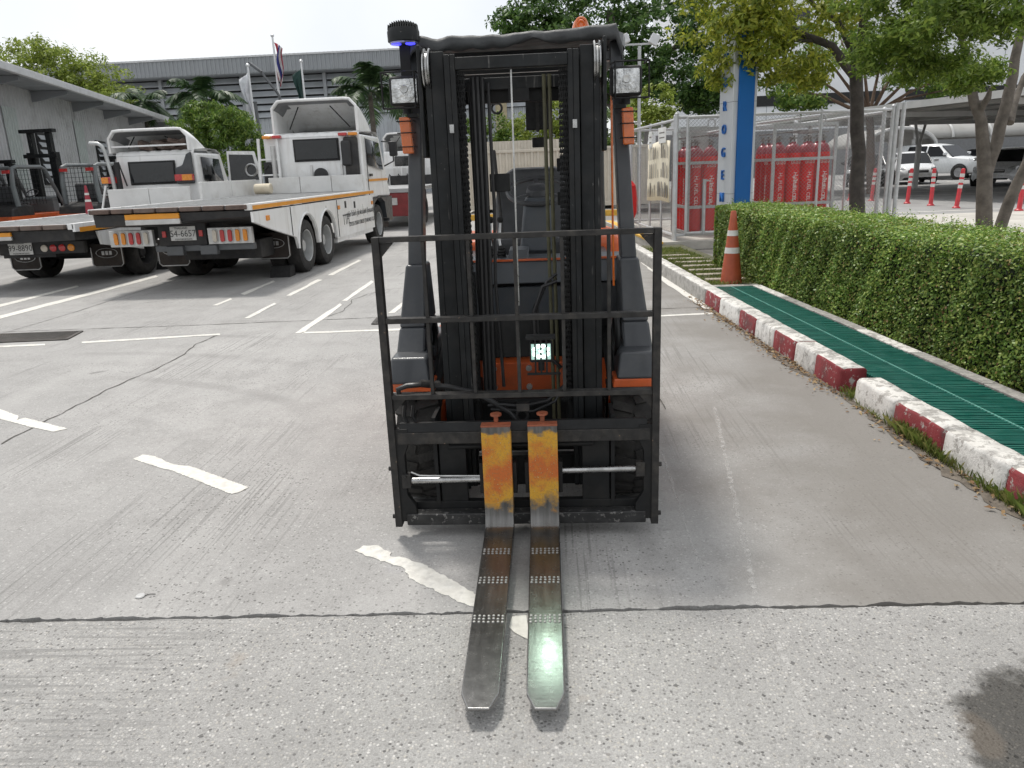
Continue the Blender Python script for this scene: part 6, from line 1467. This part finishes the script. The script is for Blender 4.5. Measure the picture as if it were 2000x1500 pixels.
mi = MB().tube([(1.08,7.45,2.12),(1.3,7.5,2.1),(1.32,7.5,1.7),(1.1,7.5,1.6)], .018, 6).build('mirror_arm', M_trim, T); MB().box(1.24,1.42,7.46,7.54,1.80,2.12).build('mirror', M_trim, mi, bevel=.03)
MB().prism([(6.2,.95),(6.2,.55),(6.3,.85),(6.75,1.0),(7.2,.85),(7.3,.5),(7.85,.45),(7.9,.95)], lambda u,v,w:(w,u,v), 1.0,1.12).build('front_arch', M_dgrey, T)
MB().box(-.9,1.1,7.6,7.95,.4,.95).build('front_bumper', M_dgrey, T, bevel=.03)
deflector(T, -.70, 1.0, 5.9, 2.28, 2.90, 1.35)
wc = MB().prism([(0,0),(.28,0),(.28,.16),(.1,.16)], lambda u,v,w:(w,u,v), 0,.3).build('wheel_chock', M_gasket, loc=(-4.27,11.35,0)); tag(wc, 'black wheel chock behind the rear wheel of truck 54-6657', 'wheel chock')

# ---------------- smaller truck with plate 99-8890
T = thing('flatbed_truck', 'white flatbed truck with plate 99-8890, open cab door and chrome exhaust', 'truck', (-7.72, 10.55, 0), .0)
hw_, zd = 1.06, .93
MB().box(-hw_+.06,hw_-.10,.03,4.5,zd-.05,zd).build('deck', M_deck, T)
for s in (-1, 1): MB().box(min(s*hw_,s*(hw_-.09)),max(s*hw_,s*(hw_-.09)),.0,5.0,zd-.07,zd+.012).build('deck_edge', M_tw, T, bevel=.006)
for i in range(12): MB().box(-hw_+.08,hw_-.12,.3+i*.35,.315+i*.35,zd-.02,zd+.012).build('deck_rib', M_alu, T)
for i in range(6):
    x = -hw_ + .05 + i*.33; MB().box(x,x+.30,-.04,.05,zd-.06,zd+.004).build('hinge_block', M_rust, T, bevel=.012)
sd = MB().hexa([(hw_-.02,.0,zd-.10),(hw_+.02,.0,zd-.10),(hw_+.02,1.1,zd-.12),(hw_-.02,1.1,zd-.12),(hw_-.02,.0,zd+.01),(hw_+.02,.0,zd+.01),(hw_+.02,1.1,zd+.01),(hw_-.02,1.1,zd+.01)]).build('side_rail', M_tw, T)
MB().box(hw_+.021,hw_+.026,.1,1.1,zd-.11,zd-.045).build('reflective_stripe', M_refl, sd)
MB().hexa([(-hw_+.05,.06,zd-.26),(hw_-.05,.06,zd-.22),(hw_-.05,1.4,.66),(-hw_+.05,1.4,.66),(-hw_+.05,.03,zd-.07),(hw_-.02,.03,zd-.07),(hw_-.05,1.4,zd-.06),(-hw_+.05,1.4,zd-.06)]).build('ramp_frame', M_chassis, T)
b = MB().box(-.6,.13,.0,.03,zd-.135,zd-.08).build('reflector_bar', M_refl, T); MB().box(-.6,.14,-.01,.03,zd-.19,zd-.135).build('bar_lower', M_alu, b, bevel=.01)
MB().box(-.4,.90,.42,.5,.50,.68).build('tail_bar', M_chassis, T, bevel=.01); plate(T, -.05, .41, .60, '99-8890')
for k, mm in enumerate((M_clear, M_red2, M_red2, M_amb2)):
    x = .30 + k*.135; l = MB().lathe([(.052,0),(.05,.014),(.03,.022),(.001,.024)], Matrix.Translation((x,.42,.585)) @ Matrix.Rotation(rad(90),4,'X'), 18).build('tail_light', mm, T)
oval_flap(T, .50,1.02,.20,.56, 1.2); oval_flap(T, -.75,-.25,.2,.52, 1.1)
MB().prism([(.55,.80),(.62,.60),(1.3,.5),(1.75,.42),(1.75,.80)], lambda u,v,w:(w,u,v), hw_-.03,hw_+.01).build('side_skirt', M_tw, T)
MB().box(hw_-.03,hw_+.01,2.6,4.4,.35,.80).build('side_skirt', M_tw, T, bevel=.01)
for s in (-1, 1):
    truck_wheel(T, s*(hw_-.12), 1.85, .38, .21, s, M_chassis); truck_wheel(T, s*(hw_-.37), 1.85, .38, .21, s, M_chassis); truck_wheel(T, s*(hw_-.2), 5.4, .38, .21, s)
MB().box(-.4,.4,.5,5.4,.45,.75).build('chassis_rail', M_chassis, T); MB().cyl((-.8,1.85,.38),(.8,1.85,.38),.09,12).build('axle', M_chassis, T)
for i in range(2): MB().box(-.70+i*.80,.09+i*.80,4.05,4.10,zd+.02,zd+.42).build('headboard_panel', M_twd, T, bevel=.006)
cab = MB().hexa([(-.78,4.6,.85),(.86,4.6,.85),(.86,6.3,.85),(-.78,6.3,.85),(-.76,4.62,1.98),(.83,4.62,1.98),(.80,5.9,1.98),(-.73,5.9,1.98)]).build('cab', M_tw, T, bevel=.05)
rows = [[(x, y, z + .012*math.sin((x+.7)*30)*(0 < i < 3)) for x in np.linspace(-.74,.81,40)] for i, (y, z) in enumerate(((4.62,1.96),(4.66,2.03),(5.2,2.06),(5.7,2.05),(5.9,1.96)))]
MB().grid(rows).build('cab_roof', M_tw, T, smooth=70)
MB().box(-.48,.40,4.565,4.60,1.44,1.82).build('rear_window', M_tglass, cab, bevel=.03); MB().box(-.51,.43,4.585,4.604,1.41,1.85).build('window_seal', M_gasket, cab, bevel=.03)
MB().prism([(.44,1.40),(.80,1.40),(.80,2.0),(.70,1.95),(.60,1.75),(.44,1.70)], lambda u,v,w:(u,w,v), 4.5,4.58).build('air_intake', M_dgrey, cab, bevel=.03)
for x in (.47,-.98):
    lb = MB().box(x,x+.34,4.40,4.52,1.46,1.58).build('lamp_cluster', M_red2, T, bevel=.01); MB().box(x-.005 if x < 0 else x+.15,x+.13 if x < 0 else x+.345,4.395,4.40,1.465,1.575).build('amber_lens', M_amb2, lb)
MB().add([(.868,4.85,1.45),(.868,5.75,1.36),(.83,5.7,1.86),(.84,4.85,1.9)], [(0,1,2,3)]).build('door_window', M_tglass, cab, solid=.01)
dr = MB().prism([(0,.9),(.95,.9),(.95,1.45),(.80,2.0),(.05,2.02)], lambda u,v,w:(.88+u*.72+w*.3, 5.95+u*.18-w, v), 0,.05).build('open_door', M_tw, T); MB().prism([(.08,1.42),(.85,1.42),(.74,1.93),(.10,1.95)], lambda u,v,w:(.88+u*.72+w*.3, 5.95+u*.18-w, v), .048,.058).build('door_glass', M_tglass, dr)
MB().torus((1.40,5.95,1.62), .12, .025, Matrix.Rotation(rad(90),3,'X'), 20, 8).build('door_mirror', M_chrome, dr)
MB().tube([(-.70,4.35,1.0),(-.73,4.35,1.6),(-.79,4.35,2.05),(-.83,4.35,2.15),(-.90,4.35,2.20),(-1.06,4.35,2.21)], .036, 12).build('exhaust_stack', M_rim, T)
MB().tube([(-.62,4.4,1.0),(-.63,4.4,1.85)], .045, 10).build('silencer', M_chassis, T)
MB().tube([(-.72,4.42,1.2),(-.7,4.42,1.8),(-.6,4.42,1.85),(-.5,4.42,1.4)], .015, 6).build('grab_rail', M_trim, T)
MB().bar((-1.0,4.3,1.0),(-.86,4.3,1.42),.03,.03).build('rack_post', M_tw, T)
d = deflector(T, -.82, .74, 4.6, 2.02, 2.43, 1.1); MB().box(-.78,.70,4.58,4.62,2.12,2.15).build('deflector_bar', M_tw, d)
rg = MB()
for k in range(26): rg.obox((random.uniform(-.45,.6), random.uniform(4.75,5.1), random.uniform(2.07,2.2)), (.3,.12,.08), Euler((random.uniform(-.5,.5),random.uniform(-.4,.4),random.uniform(-.6,.6))))
tag(rg.build('bundled_sacks', M_rust, d), kind='stuff')
cone((-8.50, 14.05, .945), .50, 'faded red traffic cone standing on the deck of truck 99-8890', mat('cone_faded_red', (.30,.03,.045), .6, var=.2))
wc = MB().prism([(0,0),(.25,0),(.1,.14)], lambda u,v,w:(w,u,v), 0,.2).build('wheel_chock', M_gasket, loc=(-6.85,12.95,0)); tag(wc, 'black wheel chock by the rear wheel of truck 99-8890', 'wheel chock')

# ---------------- third truck beyond, behind the forklift
T = thing('flatbed_truck', 'white truck with red tail bar and four round lamps, half hidden by the forklift', 'truck', (-4.75, 20.3, 0), .0)
MB().box(-1.05,1.05,0,6.4,.95,1.05).build('deck', M_deck, T); MB().box(-1.0,1.0,.02,.12,.35,.95).build('tail_bar', mat('dark_red_tail', (.16,.018,.02), .5, var=.2), T, bevel=.02)
MB().box(-.72,.72,-.0,.03,.64,.82).build('light_bar', M_alu, T)
for k in range(4): MB().lathe([(.065,0),(.06,.02),(.001,.03)], Matrix.Translation((-.62+k*.17,0,.73)) @ Matrix.Rotation(rad(90),4,'X'), 16).build('tail_light', M_amb2 if k % 2 else M_red2, T)
f = MB().box(-.30,.45,-.03,-.01,.10,.55).build('mudflap', M_flap, T); MB().tube([(-.1,-.035,.2),(.07,-.035,.45),(.25,-.035,.2)], .012, 5).build('triangle_emblem', M_alu, f)
MB().box(-.5,.5,.2,6.2,.5,.9).build('chassis_rail', M_chassis, T); MB().box(-.2,.5,-.02,.02,.86,.98).build('hitch_plate', M_rust, T)
for s in (-1, 1):
    for y in (1.6, 2.6, 6.9): truck_wheel(T, s*.92, y, .41, .24, s, M_chassis)
cab = MB().hexa([(-.95,6.5,.95),(.95,6.5,.95),(.95,8.5,.95),(-.95,8.5,.95),(-.93,6.52,2.15),(.93,6.52,2.15),(.9,8.1,2.15),(-.9,8.1,2.15)]).build('cab', M_tw, T, bevel=.05)
MB().box(-.55,.45,6.46,6.50,1.66,1.98).build('rear_window', M_tglass, cab, bevel=.03); MB().box(.05,.18,6.44,6.46,1.74,1.90).build('window_sticker', M_plate, cab)
for z in (1.2,1.62): MB().bar((-1.0,6.3,z),(1.0,6.3,z),.05,.05).build('rack_rail', M_tw, T)
for x in (-.9,-.3,.3,.9): MB().bar((x,6.3,1.05),(x,6.3,1.64),.045,.045).build('rack_post', M_tw, T)
for k in range(4): MB().tube([(-.8+k*.3,6.25,1.1),(-.7+k*.3,6.2,1.4),(-.55+k*.3,6.25,1.15)], .025, 6).build('air_line', M_trim, T)
MB().box(-.7,.8,6.2,6.4,1.05,1.35).build('winch', M_chassis, T, bevel=.03)
deflector(T, -.9, .9, 6.6, 2.15, 2.72, 1.3)

# ================================================================== forklifts waiting behind the trucks
M_fkg = mat('old_forklift_grey', (.13,.145,.15), .5, var=.15, scale=4, dirt=.4, dirtcol=(.2,.19,.18))
def small_forklift(label, loc, rz, mast_z, lift):
    t = thing('forklift', label, 'forklift', loc, rz, 'forklifts parked behind the trucks')   # faces +y
    MB().prism([(-.1,.2),(.75,.2),(.75,1.0),(.45,1.05),(-.02,.95),(-.12,.6)], lambda u,v,w:(w,u,v), -.52,.52).build('counterweight', M_chassis, t, bevel=.05); MB().box(-.525,.525,-.125,.74,.66,.76).build('orange_stripe', M_orange, t)
    MB().box(-.5,.5,.75,1.9,.25,.8).build('body', M_orange, t, bevel=.04); MB().box(-.35,.35,.5,1.1,1.0,1.1).build('seat', M_vinyl, t, bevel=.03); MB().box(-.32,.32,.45,.6,1.08,1.5).build('seat_back', M_vinyl, t, bevel=.05)
    MB().prism([(1.6,.8),(1.85,.8),(1.8,1.2),(1.6,1.15)], lambda u,v,w:(w,u,v), -.45,.45).build('cowl', M_fkg, t, bevel=.02); MB().torus((0,1.45,1.3), .16, .015, Matrix.Rotation(rad(35),3,'X'), 24, 6).build('steering_wheel', M_vinyl, t)
    for s in (-1, 1):
        MB().tube([(s*.48,.25,1.0),(s*.46,.22,1.5),(s*.45,.3,1.92),(s*.45,.45,1.96),(s*.45,1.35,1.96),(s*.45,1.5,1.9),(s*.48,2.05,.85)], [.065,.06,.055,.05,.05,.05,.04], 8).build('guard_frame', M_fkg, t)
        for y, r in ((.25,.22),(1.75,.28)):
            W = Matrix.Translation((s*.46,y,r)) @ Matrix.Rotation(rad(90)*s, 4, 'Y'); wv = MB().lathe([(.0,.06),(r*.55,.07)], W, 16).build('wheel', M_orange, t); MB().lathe([(r*.55,.07),(r*.8,.09),(r,.07),(r,-.08),(r*.55,-.08)], W, 20, cap=False).build('tyre', M_tyre, wv)
        MB().box(s*.36-.09,s*.36+.09,.17,.24,1.80,1.88).build('tail_lamp', M_red_lens, t)
        MB().box(min(s*.30,s*.41),max(s*.30,s*.41),2.08,2.30,.1,min(mast_z-.1,2.35)).build('outer_mast_rail', M_mast, t); MB().box(min(s*.20,s*.33),max(s*.20,s*.33),2.12,2.26,.2+lift,mast_z).build('inner_mast_rail', M_mast, t)
    MB().box(-.50,.47,2.06,2.24,mast_z-.09,mast_z).build('mast_beam', M_mast, t); MB().box(-.48,.48,2.04,2.14,mast_z-.74,mast_z-.64).build('mast_beam', M_mast, t); MB().box(-.36,.36,2.1,2.2,.5,.6).build('mast_beam', M_mast, t)
    for k in range(6): MB().box(-.45,.45,.5+k*.17,.54+k*.17,1.93,1.96).build('roof_slat', M_fkg, t)
    g = MB()
    for k in range(9): g.bar((-.42+k*.105,.24,1.05),(-.42+k*.105,.27,1.9),.008,.008)
    for k in range(8): g.bar((-.44,.25,1.1+k*.11),(.44,.25,1.1+k*.11),.008,.008)
    tag(g.build('rear_mesh', M_black, t, smooth=0), kind='stuff')
    g = MB()
    for k in range(9): g.bar((.47,.35+k*.12,1.02),(.455,.35+k*.12,1.9),.008,.008)
    for k in range(8): g.bar((.47,.3,1.1+k*.11),(.46,1.5+.05*(8-k),1.1+k*.11),.008,.008)
    tag(g.build('side_mesh', M_black, t, smooth=0), kind='stuff')
    for s in (-1,1): MB().prism([(2.3,.10),(3.3,.12),(3.3,.14),(2.35,.15),(2.35,.6),(2.3,.6)], lambda u,v,w:(w,u,v), s*.25-.05,s*.25+.05).build('fork', M_black, t)
    lettering('mast_lettering', 'TOYOTA', .15, M_white, t, (.345, 2.115, 1.25), (rad(90), rad(90), 0), .001)
    return t
small_forklift('dark forklift with the taller raised mast at the left photo edge', (-13.95,19.0,0), rad(-3), 2.95, .8)
small_forklift('dark forklift with the lower mast between the tall mast and the truck cab', (-12.15,19.6,0), rad(-3), 2.2, 0)
small_forklift('dark forklift mostly cut off by the left photo edge', (-15.4,19.2,0), rad(-3), 2.2, 0)
bs = tree('low green shrub growing along the shed behind the parked forklifts', (-14.6,27.5,0), [([(0,0,0),(0,0,.6)],[.05,.03])], [((0,0,.75),1.3,.6,.6),((1.6,.4,.7),1.2,.6,.6),((3.0,.6,.8),1.1,.6,.65)], L_mid, 46, 26, .2, .12, cat='shrub', name='shrub')
# small things on the ground
cp_ = thing('bottle_cap', 'flat grey washer with a short wire lying on the concrete', 'washer', (-1.533,2.411,0)); MB().lathe([(.016,0),(.018,.003),(.015,.006),(.001,.006)], None, 16).build('disc', M_alu, cp_); MB().tube([(.015,0,.003),(.03,.01,.004),(.05,.012,.003)], .0015, 5).build('wire', M_rack, cp_)
